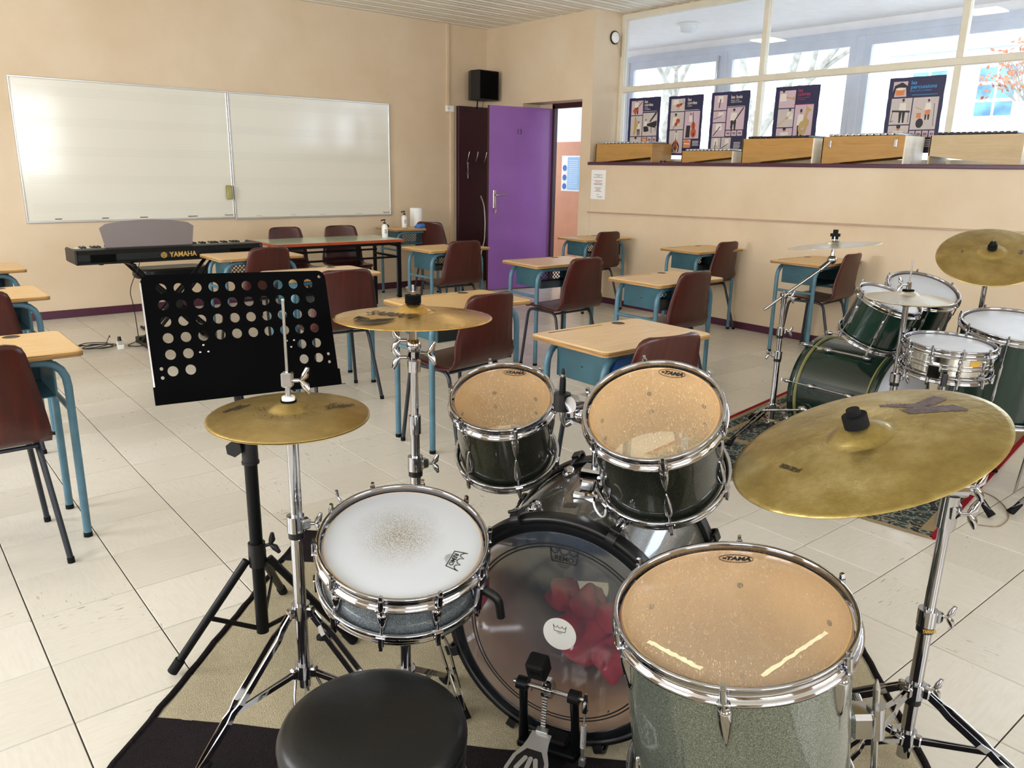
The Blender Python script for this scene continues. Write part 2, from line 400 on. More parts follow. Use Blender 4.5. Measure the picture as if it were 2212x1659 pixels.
def m_film(name, tint, haze, hazecol, gloss=.12, scr=0, rough=.06):
    """thin drum film: mostly see-through, a little milky, with a glossy skin"""
    t = NT(name); t.t.nodes.remove(t.b)
    tr = t.n('ShaderNodeBsdfTransparent'); tr.inputs[0].default_value = tint
    df = t.n('ShaderNodeBsdfDiffuse'); df.inputs[0].default_value = hazecol
    gl = t.n('ShaderNodeBsdfGlossy'); gl.inputs['Roughness'].default_value = rough
    m1 = t.n('ShaderNodeMixShader'); m2 = t.n('ShaderNodeMixShader'); fr = t.n('ShaderNodeFresnel'); gb = t.n('ShaderNodeNewGeometry'); t.l(t.math('SUBTRACT', 1.5, t.math('MULTIPLY', gb.outputs['Backfacing'], .8333)), fr.inputs[0])
    v = t.co('Object'); f = haze
    if scr:
        a = t.noise(t.co('Object', (60, 240, 1), (0, 0, .5)), 1.6, 4, .6, 1.5); b = t.noise(v, 4, 3)
        sc = t.math('MULTIPLY', t.ramp(a, [(.575, (0, 0, 0, 1)), (.64, (1, 1, 1, 1))]), t.ramp(b, [(.35, (.1, .1, .1, 1)), (.6, (scr,)*3+(1,))]))
        f = t.math('ADD', sc, haze)
    if isinstance(f, float): m1.inputs[0].default_value = f
    else: t.l(f, m1.inputs[0])
    t.l(tr.outputs[0], m1.inputs[1]); t.l(df.outputs[0], m1.inputs[2])
    t.l(t.math('ADD', t.math('MULTIPLY', fr.outputs[0], 1.0), gloss-.04), m2.inputs[0])
    t.l(m1.outputs[0], m2.inputs[1]); t.l(gl.outputs[0], m2.inputs[2]); t.l(m2.outputs[0], t.out.inputs[0]); return t.m
M_['head_clear'] = m_film('scratched_clear_drum_film', (1, .97, .90, 1), .30, lin('dcc096'), .045, .6, .12)
M_['head_floor'] = m_film('scratched_hazy_drum_film', (1, .97, .92, 1), .36, lin('dcc3a0'), .045, .6, .12)
M_['head_reso'] = m_film('clear_drum_film', (.96, .95, .92, 1), .08, lin('e5e0d0'), .05)
M_['head_bass'] = m_film('smoky_clear_drum_film', (.86, .88, .92, 1), .13, lin('8ea0b6'), .17, 0, .10)  # smoky film with a blue-grey reflection put into its haze colour
M_['glass'] = m_film('window_glass', (.97, .985, 1, 1), .0, (1, 1, 1, 1), .04, 0, .0)
def m_coated():
    t = NT('worn_coated_drum_film'); v = t.co('Object')
    ln = t.n('ShaderNodeVectorMath', operation='LENGTH'); sx = t.n('ShaderNodeVectorMath', operation='MULTIPLY'); sx.inputs[1].default_value = (1, 1, 0)
    ad = t.n('ShaderNodeVectorMath', operation='ADD'); ad.inputs[1].default_value = (.022, .01, 0)
    t.l(v, ad.inputs[0]); t.l(ad.outputs[0], sx.inputs[0]); t.l(sx.outputs[0], ln.inputs[0])
    d = t.math('ADD', ln.outputs['Value'], t.math('MULTIPLY', t.noise(v, 16, 3), .05))
    w = t.ramp(d, [(.045, (.95, .95, .95, 1)), (.085, (.5, .5, .5, 1)), (.135, (0, 0, 0, 1))])
    sp = t.ramp(t.noise(v, 420, 2), [(.42, (0, 0, 0, 1)), (.62, (1, 1, 1, 1))])
    f = t.math('MULTIPLY', w, t.math('ADD', t.math('MULTIPLY', sp, .8), .15))
    c = t.mix(f, lin('b9bcc0'), lin('6f5c1c')); t.l(c, t.b.inputs['Base Color']); t.set(Roughness=.5)
    t.bump(t.noise(v, 600, 2), .08, .0005); return t.m
M_['head_coated'] = m_coated()
M_['head_white'] = plain('white_drum_film', 'd3d7df', .42, 0, .04, 9)
M_['head_black'] = plain('black_drum_film', '101215', .25, 0, .05)
def m_carpet(name, a, b):
    t = NT(name); v = t.co('Object')
    c = t.ramp(t.noise(v, 260, 3, .7), [(.3, lin(a)), (.7, lin(b))]); d = t.ramp(t.noise(v, 5, 4), [(.3, (.86, .86, .86, 1)), (.7, (1.05, 1.05, 1.05, 1))])
    t.l(t.mix(1, c, d, 'MULTIPLY'), t.b.inputs['Base Color']); t.set(Roughness=1.0); t.b.inputs['Specular IOR Level'].default_value = .1
    t.bump(t.noise(v, 300, 2), .9, .004); return t.m
M_['rug_cream'] = m_carpet('cream_pile', '9a9077', 'b8ad92')
M_['rug_black'] = m_carpet('black_pile', '191517', '2a2426')
def m_persian():
    t = NT('dark_patterned_pile'); v = t.co('Object')
    vo = t.n('ShaderNodeTexVoronoi'); vo.inputs['Scale'].default_value = 22; t.l(v, vo.inputs['Vector'])
    c = t.ramp(vo.outputs['Distance'], [(.08, lin('b79a55')), (.16, lin('1c2a2c')), (.5, lin('22393a')), (.62, lin('8d8a78')), (.7, lin('14181f'))])
    v2 = t.n('ShaderNodeTexVoronoi'); v2.inputs['Scale'].default_value = 70; t.l(v, v2.inputs['Vector'])
    c = t.mix(t.ramp(v2.outputs['Distance'], [(.15, (.7, .7, .7, 1)), (.3, (0, 0, 0, 1))]), c, lin('a3a595'))
    t.l(c, t.b.inputs['Base Color']); t.set(Roughness=1.0); t.bump(t.noise(v, 300, 2), .8, .004); return t.m
M_['persian'] = m_persian()
M_['rug_red'] = m_carpet('red_pile', '7d1520', '9d2230'); M_['rug_tan'] = m_carpet('tan_border', '8d7a5c', 'a3906e')
def m_chrome_streak():
    t = NT('ribbed_chrome_shell'); t.set(Metallic=1.0, Roughness=.12); t.l(t.ramp(t.noise(t.co('Object'), 20, 3), [(.3, lin('c9c9c4')), (.7, lin('e0dfd9'))]), t.b.inputs['Base Color'])
    t.bump(t.noise(t.co('Object'), 30, 2), .15, .003); return t.m
M_['chrome_shell'] = m_chrome_streak()
def emit(name, col, s):
    t = NT(name); t.b.inputs['Emission Color'].default_value = lin(col); t.b.inputs['Emission Strength'].default_value = s; t.b.inputs['Base Color'].default_value = lin(col); return t.m
M_['lamp'] = emit('lamp_diffuser', 'fff3c8', 2.2)
M_['lamp_off'] = plain('frosted_lamp_glass', 'd8dde3', .3, 0, .02)
for k, c in dict(navy='1b1a45', print_grey='c4b8b4', print_pink='c7aeb8', violin='b4522c', p_black='1a1719', p_white='ded6cd', p_cyan='3c8fc8', p_red='b03255', p_gold='b79b62', p_orange='d07d46', hair='201a1c', skin='b98a72').items():
    M_[k] = plain('poster_'+k, c, .5, 0, .03)

# ------------------------------------------------------------------ room shell
XR, YB, ZC = 6.165, 8.01, 2.965         # wall with ledge, wall with whiteboard, ceiling
XW = 6.58                                # interior window plane
X0, Y0 = -3.0, -3.0
XO = 8.55                                # outer corridor wall
# floor: dark joint bed + individual tiles
b = MB(); b.bb((X0, Y0, -.06), (XO+.1, 11.0, -.0035)); fl = struct(b, 'floor', M_['joint'])
def tile_mb(cx, cy, b, off=(0, 0)):
    h = TS/2-.0015; e = .0016
    v = [(-h, -h, -.003), (h, -h, -.003), (h, h, -.003), (-h, h, -.003), (-h+e, -h+e, 0), (h-e, -h+e, 0), (h-e, h-e, 0), (-h+e, h-e, 0)]
    b.add([(x+cx, y+cy, z) for x, y, z in v], [(4, 5, 6, 7), (0, 1, 5, 4), (1, 2, 6, 5), (2, 3, 7, 6), (3, 0, 4, 7)])
proto = MB(); tile_mb(0, 0, proto); tile_o = proto.obj('tile', M_['floor'], fl)
cand = []; rest = MB()
nx0 = int((X0-OX)//TS); ny0 = int((Y0-OY)//TS)
for i in range(nx0+1, int((XO-OX)//TS)+1):
    for j in range(ny0+1, int((10.9-OY)//TS)):
        cx, cy = OX+(i+.5)*TS, OY+(j+.5)*TS
        d = Vector((cx, cy, -CAM_H)); z = d.dot(fw); key = 1e9
        if z > .3:
            u = d.dot(rt)/z*F_PX; w = -d.dot(up)/z*F_PX
            if abs(u) < 1106+150/z and abs(w) < 830+150/z and cx < XR and cy < YB: key = z
        cand.append((key, cx, cy))
cand.sort()
for k, (key, cx, cy) in enumerate(cand):
    if k < 300 and key < 1e8:
        if k == 0: tile_o.location = (cx, cy, 0)
        else:
            c = tile_o.copy(); COL.objects.link(c); c.location = (cx, cy, 0)
    else: tile_mb(cx, cy, rest)
rest.obj('far_tiles', M_['floor'], fl, kind='stuff')

# ceiling of ribbed metal planks
b = MB(); b.bb((X0, Y0, ZC+.03), (XW+.2, YB+.15, ZC+.1)); ce = struct(b, 'ceiling', M_['ceiling'])
prof = [(-.098, .028), (-.098, .004), (-.088, -.004), (-.030, -.004), (-.024, .006), (.024, .006), (.030, -.004), (.088, -.004), (.098, .004), (.098, .028)]
pb = MB(); n = len(prof); xs = (X0, XW+.02)
pb.add([(x, y, z) for x in xs for y, z in prof], [(i, i+1, n+i+1, n+i) for i in range(n-1)])
pl = pb.obj('ceiling_plank', M_['ceiling'], ce)
k = 0; y = YB-.1
while y > Y0:
    o = pl if k == 0 else pl.copy()
    if k: COL.objects.link(o)
    o.location = (0, y, ZC); y -= .2; k += 1
# walls
M_['wall_unseen'] = plain('fill_cutting_wall_tan', 'b09677', .6, 0, .05, 2)  # unseen walls coloured darker to lower the fill and deepen chrome reflections
b = MB(); b.bb((X0-.15, YB, 0), (XR+.5, YB+.15, 3.05)); struct(b, 'wall_back', M_['wall'])
def wall_holes(b, fixed, axis, a0, a1, holes, z1, t0, t1):
    """wall with rectangular holes; holes = (a, b, zlo, zhi)"""
    def put(p, q, zl, zh):
        if q-p < 1e-4 or zh-zl < 1e-4: return
        if axis == 'y': b.bb((t0, p, zl), (t1, q, zh))
        else: b.bb((p, t0, zl), (q, t1, zh))
    cur = a0
    for h in sorted(holes):
        put(cur, h[0], 0, z1); put(h[0], h[1], 0, h[2]); put(h[0], h[1], h[3], z1); cur = h[1]
    put(cur, a1, 0, z1)
b = MB(); wall_holes(b, 0, 'y', Y0, YB, [(yy-1.0, yy+1.0, 1.0, 2.75) for yy in (-1.2, 1.8, 4.8)], 3.05, X0-.15, X0); struct(b, 'wall_left', M_['wall_unseen'])
b = MB(); wall_holes(b, 0, 'x', X0, XR+.4, [(xx-1.0, xx+1.0, 1.0, 2.75) for xx in (-.6, 2.6)], 3.05, Y0-.15, Y0); struct(b, 'wall_front', M_['wall_unseen'])
# right wall: low wall under the ledge, full wall with the door opening
b = MB(); b.bb((XR, Y0, 0), (XW+.08, 6.2, 1.44)); struct(b, 'wall_right', M_['wall'])
b = MB()
b.bb((XR, 6.2, 0), (XW+.08, 6.347, 3.05)); b.bb((XR, 6.347, 2.107), (XW+.08, 7.32, 3.05)); b.bb((XR, 7.32, 0), (XW+.08, YB+.01, 3.05))
b.bb((6.43, 7.10, 0), (6.475, 7.32, 2.107)); struct(b, 'wall_right_of_door', M_['wall'])
b = MB(); b.bb((XW+.0, Y0, 2.945), (XW+.08, 6.2, 3.05)); struct(b, 'wall_right_lintel', M_['wall'])
b = MB(); b.bb((XR-.018, Y0, 1.436), (XW+.02, 6.215, 1.466), bev=.004); struct(b, 'trim_1', M_['maroon'])
# baseboards
b = MB(); b.bb((X0, YB-.012, 0), (5.62, YB, .072), bev=.003); struct(b, 'baseboard_back', M_['maroon'])
b = MB(); b.bb((XR-.012, Y0, 0), (XR, 6.34, .062), bev=.003); struct(b, 'baseboard_right', M_['maroon'])
b = MB(); b.bb((X0, Y0, 0), (X0+.012, YB, .07)); struct(b, 'baseboard_left', M_['maroon'])
# raised seam along the right wall and panel seams on the back wall
b = MB(); b.tube([(XR-.003, 6.19, .946), (XR-.003, 2.0, 1.022), (XR-.003, -2.9, 1.11)], (.007, .016), flat=(0, 0, 1)); struct(b, 'trim_2', plain('shadow_toned_trim_paint', 'b79c82', .5, 0, .06))  # darker strip colour carries the seam's shadow line
b = MB(); b.bb((XR-.004, 6.165, 0), (XR, 6.185, 1.43)); struct(b, 'trim_3', M_['wall'])
b = MB(); b.bb((X0, YB-.004, 1.438), (1.13, YB, 1.452)); b.bb((4.80, YB-.004, 1.424), (5.56, YB, 1.436)); struct(b, 'trim_4', M_['wall'])

# interior windows above the ledge
wy = [6.2, 4.46, 2.76, 1.06, -.64, -2.34]
b = MB()
b.bb((XW-.02, Y0, 1.466), (XW+.035, 6.2, 1.505)); b.bb((XW-.02, Y0, 2.895), (XW+.035, 6.2, 2.95)); b.bb((XW-.02, 6.15, 1.505), (XW+.035, 6.2, 2.895))
win = struct(b, 'window_1', M_['cream_frame'])
for y in wy[1:]:
    MB().bb((XW-.022, y-.026, 1.505), (XW+.037, y+.026, 2.895), bev=.004).obj('mullion', M_['cream_frame'], win)
MB().bb((XW-.026, Y0, 2.185), (XW+.040, 6.15, 2.24), bev=.004).obj('transom', M_['cream_frame'], win)
for i in range(len(wy)-1):
    for z0, z1 in ((1.505, 2.185), (2.24, 2.895)):
        MB().bb((XW+.004, wy[i+1]+.026, z0), (XW+.008, wy[i]-(.05 if i == 0 else .026), z1)).obj('pane', M_['glass'], win)
# left and rear wall windows (frames; the camera does not see them, mirrors do)
def simple_window(name, M):
    b = MB(); b.bb((-1, -.05, 0), (1, .03, .05)); b.bb((-1, -.05, 1.70), (1, .03, 1.75)); b.bb((-1, -.05, 0), (-.95, .03, 1.75)); b.bb((.95, -.05, 0), (1, .03, 1.75)); b.bb((-.03, -.05, 0), (.03, .03, 1.75))
    o = struct(b, name, M_['cream_frame']); o.matrix_world = M
for i, yy in enumerate((-1.2, 1.8, 4.8)): simple_window('window_%d' % (i+2), Tr(X0-.08, yy, 1.0) @ Rz(PI/2))
for i, xx in enumerate((-.6, 2.6)): simple_window('window_%d' % (i+5), Tr(xx, Y0-.08, 1.0))

# corridor beyond the glass
b = MB(); b.bb((XW+.08, Y0, 2.955), (XO+.1, 11, 3.05)); struct(b, 'corridor_ceiling', M_['corr_wall'])
b = MB(); b.bb((XO, 7.92, 1.79), (XO+.12, 11, 3.0)); b.bb((XO, Y0, 2.87), (XO+.12, 7.92, 3.0)); b.bb((XO, Y0, 0), (XO+.12, 7.92, .95)); struct(b, 'wall_corridor', M_['corr_wall'])
b = MB(); b.bb((XO-.002, 7.92, 0), (XO+.12, 11, 1.79)); struct(b, 'wall_corridor_lower', M_['salmon'])
b = MB(); b.bb((XR+.5, 10.9, 0), (XO+.1, 11.0, 3.0)); b.bb((XR+.42, YB+.15, 0), (XR+.5, 11, 3.0)); b.bb((XW+.08, Y0-.1, 0), (XO+.1, Y0, 3.0)); struct(b, 'wall_corridor_end', M_['corr_wall'])
b = MB(); b.bb((XO-.03, Y0, 2.80), (XO+.05, 7.92, 2.87)); b.bb((XO-.03, Y0, .95), (XO+.05, 7.92, 1.02)); ow = struct(b, 'window_7', M_['corr_frame'])
oy = [7.92, 6.33, 4.60, 2.85, 1.10, -.65, -2.4]
for i, y in enumerate(oy):
    MB().bb((XO-.035, y-.045, 1.02), (XO+.06, y+.045, 2.80), bev=.005).obj('post', M_['corr_frame'], ow)
    if i:
        q = MB()
        for yy in (y+.045, oy[i-1]-.045):
            s = 1 if yy == y+.045 else -1
            q.bb((XO-.025, yy, 1.02), (XO+.02, yy+s*.075, 2.80))
        q.bb((XO-.0255, y+.045, 1.02), (XO+.02, oy[i-1]-.045, 1.10)); q.bb((XO-.0255, y+.045, 2.705), (XO+.02, oy[i-1]-.045, 2.80))
        c = q.obj('casement_frame', M_['corr_frame'], ow)
        MB().bb((XO, y+.12, 1.10), (XO+.004, oy[i-1]-.12, 2.705)).obj('pane', M_['glass'], c)
MB().tube([(XO-.04, 6.40, 2.76), (XO-.06, 6.40, 2.60), (XO-.05, 6.41, 2.42), (XO-.04, 6.42, 2.30)], .012, bend=.05).obj('window_handle', M_['steel'], ow)
def ceiling_lamp_square(x, y, label):
    t = thing('ceiling_lamp', label, 'lamp', (x, y, ZC-.07), 0, 'square ceiling lamps of the classroom')
    MB().box((0, 0, .035), (.36, .36, .06), bev=.01).obj('lamp_housing', M_['white'], t)
    MB().box((0, 0, 0), (.30, .30, .012), bev=.004).obj('diffuser', M_['lamp_class'], t)
M_['lamp_class'] = emit('classroom_lamp_diffuser', 'ffeebf', 9)
ceiling_lamp_square(4.5, 5.84, 'square ceiling lamp mirrored in the second upper window pane')
ceiling_lamp_square(4.6, 3.43, 'square ceiling lamp mirrored in the rightmost upper window pane')
t = thing('corridor_lamp', 'round frosted dome lamp on the corridor ceiling behind the glass', 'lamp', (7.45, 6.05, 2.955))
MB().lathe([(0, 0), (.12, 0), (.12, -.02), (.10, -.022)], 32).obj('lamp_base', M_['white'], t)
MB().lathe([(.11, -.02), (.105, -.05), (.08, -.085), (.04, -.10), (0, -.104)], 32).obj('diffuser', M_['lamp_off'], t)

# outside, seen through two panes
M_['ext_wall'] = plain('pale_render', 'e9e7e4', .8, 0, .03, 2); M_['ext_glass'] = plain('blue_window_glass', '6fa3c8', .25, 0, .3, 2)
M_['ground'] = plain('pale_tarmac', 'b9b7b2', .9, 0, .06, 3); M_['roof_red'] = plain('pink_red_roof', 'c9566a', .8, 0, .1, 4)
M_['bark'] = plain('pale_bark', 'a9a598', .9, 0, .2, 9); M_['leaf'] = plain('autumn_leaf', 'b8693e', .8, 0, .3, 5)
b = MB(); b.bb((XO+.12, -40, -.25), (70, 60, -.2)); struct(b, 'ground', M_['ground'])
t = thing('school_building', 'white building with blue square panes across the yard', 'building', (22, 0, -.2))
MB().bb((0, -14, 0), (8, 11.0, 5.0)).obj('facade', M_['ext_wall'], t)
MB().bb((-.25, -14, 4.62), (0, 11.1, 4.80)).obj('cornice', M_['corr_frame'], t)
for k in range(9):
    yy = 9.9-k*1.62
    f = MB().bb((-.05, yy-.48, 3.0), (.02, yy+.48, 4.25)).obj('window', M_['ext_wall'], t)
    for r in range(3):
        for c in range(2):
            MB().bb((-.07, yy-.43+c*.45, 3.06+r*.40), (-.05, yy-.43+c*.45+.38, 3.06+r*.40+.32)).obj('pane', M_['ext_glass'], f)
t = thing('tiled_roof_shed', 'low shed with a pink red roof beyond the corridor window post', 'building', (30, 16.1, -.2))
MB().bb((0, -1.2, 0), (3, 1.2, 1.9)).obj('wall', M_['ext_wall'], t)
MB().add([(-.2, -1.4, 1.9), (-.2, 1.4, 1.9), (1.5, 1.1, 3.1), (1.5, -1.1, 3.1), (3.2, -1.4, 1.9), (3.2, 1.4, 1.9)], [(0, 3, 2, 1), (3, 4, 5, 2), (0, 4, 3), (1, 2, 5), (0, 1, 5, 4)]).obj('roof', M_['roof_red'], t)
def tree(x, y, h, seed, label, leaves):
    rnd = random.Random(seed); t = thing('tree', label, 'tree', (x, y, -.2), 0, 'trees in the yard'); b = MB(); lv = MB()
    def br(p, d, l, r, dep):
        q = p+d*l; mid = p+d*l*.5+Vector((rnd.uniform(-1, 1), rnd.uniform(-1, 1), rnd.uniform(-.5, .5)))*l*.08
        b.tube([p, mid, q], [r, r*.85, r*.7], 5, cap=False)
        if dep == 0:
            if leaves:
                for _ in range(5):
                    c = q+Vector((rnd.uniform(-.25, .25), rnd.uniform(-.25, .25), rnd.uniform(-.25, .25))); s = .05
                    a = Vector((rnd.uniform(-1, 1), rnd.uniform(-1, 1), rnd.uniform(-1, 1))).normalized()*s; e = a.orthogonal().normalized()*s*.6
                    lv.add([c-a, c+e, c+a, c-e], [(0, 1, 2, 3)])
            return
        for _ in range(3):
            nd = (d+Vector((rnd.uniform(-1, 1), rnd.uniform(-1, 1), rnd.uniform(-.2, .7)))*.8).normalized(); br(q, nd, l*rnd.uniform(.6, .85), r*.6, dep-1)
    br(Vector((0, 0, 0)), Vector((rnd.uniform(-.1, .1), rnd.uniform(-.1, .1), 1)).normalized(), h*.36, h*.028, 5)
    b.obj('trunk_and_branches', M_['bark'], t)
    if leaves: lv.obj('leaves', M_['leaf'], t, kind='stuff')
tree(13.5, 11.2, 5.4, 3, 'bare branching tree behind the leftmost corridor window', False)
tree(15.0, 10.1, 6.5, 11, 'tree with sparse leaves behind the brass poster', True)
tree(16.5, 5.1, 3.4, 5, 'small orange leaved tree at the right edge outside', True)

# door, frame, cupboard panel
b = MB(); b.bb((6.425, 7.06, 0), (6.475, 7.10, 2.09)); b.bb((6.425, 6.347, 2.055), (6.475, 7.10, 2.107)); b.bb((6.425, 6.347, 0), (6.475, 6.372, 2.055)); struct(b, 'trim_5', M_['maroon_dark'])
hx, hy, ex, ey = 6.44, 7.125, 5.634, 7.275
L = math.hypot(ex-hx, ey-hy); ang = math.atan2(ey-hy, ex-hx)
d = MB().bb((0, -.02, .012), (L, .02, 2.055), bev=.002).obj('door_1', M_['purple'], None, kind='structure')
d.matrix_world = Tr(hx, hy, 0) @ Rz(ang)
MB().bb((L, -.0202, .012), (L+.003, .0202, 2.055)).obj('door_edge', M_['maroon_dark'], d, label='dark maroon painted edge')
h = MB().box((L-.075, .024, 1.045), (.04, .008, .20), bev=.003).obj('handle_plate', M_['steel'], d)
MB().tube([(L-.075, .026, 1.09), (L-.075, .07, 1.09), (L-.19, .07, 1.095)], .009, bend=.02).obj('lever', M_['steel'], h)
MB().cyl((L-.075, .028, .99), (L-.075, .038, .99), .010).obj('key_cylinder', M_['chrome'], h)
k = thing('key_ring', 'small bunch of keys hanging in the lock of the purple door', 'keys', M=Tr(hx, hy, 0) @ Rz(ang) @ Tr(L-.075, .045, .97))
q = MB(); q.tube([(math.cos(a)*.016, 0, math.sin(a)*.016-.016) for a in [i*PI/6 for i in range(12)]], .0014, 6, closed=True); q.obj('ring', M_['steel'], k)
for i in range(3): MB().box((-.008+i*.008, .004*i, -.055-.004*i), (.011, .002, .04)).obj('key', M_['steel'], k)
for i, g in enumerate('13'):
    text_mesh(g, .075, M_['ink'], d, Tr(L-.365-i*.036, .0206, 1.785) @ Rz(PI) @ Matrix.Rotation(PI/2, 4, 'X'), name='door_number')
t = thing('cupboard_panel', 'dark maroon panel with coat hooks between pipe and open door', 'panel', (5.94, YB-.03, 0))
MB().bb((-.222, -.02, 0), (.222, .03, 2.085), bev=.003).obj('panel_board', M_['maroon_dark'], t)
MB().bb((-.19, -.032, 1.44), (.215, -.02, 1.475)).obj('hook_rail', M_['maroon_dark'], t)
for i in range(3):
    MB().tube([(-.13+i*.13, -.034, 1.46), (-.13+i*.13, -.06, 1.45), (-.13+i*.13, -.09, 1.50), (-.12+i*.13, -.10, 1.57)], .004, 6, bend=.02).obj('hook', M_['steel'], t)
q = MB(); q.tube([(0, 0, 0), (.002, 0, -.11)], .0022, 6)
for zz, rr in ((.0, .012), (-.125, .013)): q.tube([(math.cos(i*PI/5)*rr, 0, zz+math.sin(i*PI/5)*rr) for i in range(10)], .0018, 5, closed=True)
q.tube([(.002, 0, -.138), (.002, 0, -.18)], .003, 5)
o = q.obj('hanging_chain', M_['steel']); o.location = (5.81, YB-.11, 1.44); tag(o, 'thin metal chain hanging from the left coat hook', 'chain')
q = MB(); q.tube([(0, 0, 0), (.045, -.01, -.10), (.06, -.02, -.30), (.05, -.02, -.55), (.01, 0, -.68), (.015, 0, -1.05)], .008, 8, bend=.08)
o = q.obj('coat_hook_pole', M_['alu']); o.location = (5.93, 7.80, 1.06); tag(o, 'curved thin grey metal rod leaning in the dark corner beside the purple door', 'rod')

# pipe and junction box on the back wall
q = MB(); q.bb((5.575, YB-.022, 2.07), (5.605, YB, ZC)); struct(q, 'trim_6', M_['wall'])
q = MB(); q.bb((5.615, YB-.03, 0), (5.665, YB, 2.02), bev=.004); struct(q, 'trim_7', M_['wall'])
t = thing('junction_box', 'small cream junction box where the wall trunking steps sideways', 'box', (5.61, YB-.02, 2.045))
MB().box((0, 0, 0), (.10, .04, .07), bev=.004).obj('box_body', M_['white'], t); MB().cyl((-.03, -.02, 0), (-.03, -.023, 0), .006).obj('screw', M_['steel'], t)

# whiteboards
def whiteboard(x0, x1, z0, z1, label, gapside):
    w, h = x1-x0, z1-z0; t = thing('whiteboard', label, 'whiteboard', (x0, YB-.012, z0), 0, 'pair of whiteboards on the back wall')
    MB().bb((.01, -.006, .01), (w-.01, .01, h-.01)).obj('board_surface', M_['whiteboard'], t)
    for p, q in (((0, -.014, 0), (w, .012, .016)), ((0, -.014, h-.014), (w, .012, h)), ((0, -.014, .016), (.012, .012, h-.014)), ((w-.012, -.014, .016), (w, .012, h-.014))):
        MB().bb(p, q, bev=.002).obj('frame_rail', M_['alu'], t)
    for f in (.912, .708, .505, .305, .105):
        for k in range(5):
            zz = h*f-.032+k*.016
            MB().bb((.06 if gapside else .02, -.0072, zz-.0009), (w-.02, -.006, zz+.0009)).obj('staff_line', M_['staff'], t)
    q = MB(); rnd = random.Random(4)
    for k in range(4):
        xx = w*(.15+.2*k)+rnd.uniform(-.05, .05); q.box((xx, -.0075, .030), (.10*rnd.uniform(.5, 1), .002, .007))
    q.obj('marker_smudges', M_['grey_ink'] if not gapside else M_['screw'], t)
    text_mesh('Quartet', .026, M_['screw'], t, Tr(w-.06, -.0075, .035) @ Matrix.Rotation(PI/2, 4, 'X'), name='maker_mark')
whiteboard(1.170, 2.985, .850, 2.052, 'left whiteboard with printed music staves, behind the keyboard', True)
whiteboard(2.990, 4.790, .842, 2.050, 'right whiteboard with printed music staves, nearer the door', False)
t = thing('board_eraser', 'yellow green board wiper stuck to the left whiteboard near the joint', 'eraser', (2.932, YB-.045, 1.105))
MB().box((0, 0, 0), (.05, .025, .135), bev=.005).obj('felt_pad', plain('olive_foam', '8f8a52', .8, 0, .05), t); MB().box((0, -.02, 0), (.045, .016, .13), bev=.004).obj('grip', plain('olive_plastic', 'a39c5a', .5, 0, .05), t)

# loudspeaker on the back wall corner
t = thing('loudspeaker', 'black loudspeaker mounted high in the corner above the maroon panel', 'speaker', (5.95, 7.80, 2.15))
Rk = Rz(.06)
MB().prism([(-.145, -.115), (.145, -.115), (.165, .02), (.11, .13), (-.11, .13), (-.165, .02)], 0, .32, M=Rk).obj('cabinet', M_['black_plastic'], t)
MB().box((0, -.118, .16), (.27, .008, .30), bev=.003, M=Rk).obj('grille', M_['felt'], t)
MB().tube([(.0, .10, -.0), (.03, .15, -.08), (.06, .19, -.09)], .008, bend=.03).obj('bracket', M_['black_steel'], t)
MB().tube([(.05, .05, 0), (.05, .07, -.10), (.09, .17, -.16)], .003, 5).obj('cable', M_['cable'], t)
# doorbell disc and cable on the return wall
t = thing('wall_sounder', 'small round black and white sounder beside the window frame', 'sounder', M=frame((6.45, 6.2, 2.72), (0, -1, 0), (1, 0, 0)))
MB().lathe([(0, .03), (.045, .03), (.055, .02), (.055, 0)], 28).obj('sounder_body', M_['white'], t); MB().lathe([(.056, .0), (.066, .002), (.066, .014), (.056, .016)], 28, close=True).obj('black_ring', M_['black_plastic'], t)
MB().tube([(.10, 0, .01), (.11, -.18, .006), (.02, .0, .02)], .003, 5).obj('cable', M_['wall'], t)

# notices
def sheet(name, label, M, w, h, mat):
    t = thing(name, label, 'paper', M=M); MB().box((0, 0, 0), (w, .0012, h)).obj('sheet', mat, t); return t
RY = Tr(XR-.003, 6.055, 1.235) @ Rz(-PI/2)
t = sheet('notice_sheet', 'white typed notice taped under the ledge end, with red lines', RY, .215, .30, M_['paper'])
q = MB(); q2 = MB()
for i, (zz, w_, red) in enumerate(((.10, .12, 0), (.088, .03, 0), (.076, .13, 0), (.04, .12, 1), (.028, .08, 1), (.012, .13, 0), (.0, .12, 0), (-.03, .10, 1), (-.042, .08, 1), (-.055, .06, 0), (-.067, .10, 0), (-.10, .03, 0), (-.125, .07, 0))):
    (q2 if red else q).box((.03 if i == 12 else 0, -.0012, zz), (w_, .0006, .004))
q.obj('text_lines', M_['screw'], t); q2.obj('red_text_lines', M_['red_ink'], t)
t = sheet('health_notice', 'blue and white health notice on the salmon corridor wall', Tr(XO-.006, 8.99, 1.33) @ Rz(-PI/2), .40, .52, M_['paper'])
MB().box((.06, -.0012, .0), (.26, .0008, .48)).obj('blue_panel', plain('pale_blue_print', '8fbde6', .6, 0, .02), t)
q = MB()
for i in range(14): q.box((.06, -.002, .19-i*.03), (.20, .0006, .006))
q.obj('text_lines', M_['white'], t)
q = MB()
for zz in (.08, -.06, -.19): q.cyl((-.13, -.0012, zz), (-.13, -.003, zz), .045, n=20)
q.obj('blue_pictograms', plain('mid_blue_print', '2d6fb8', .6, 0, .02), t)

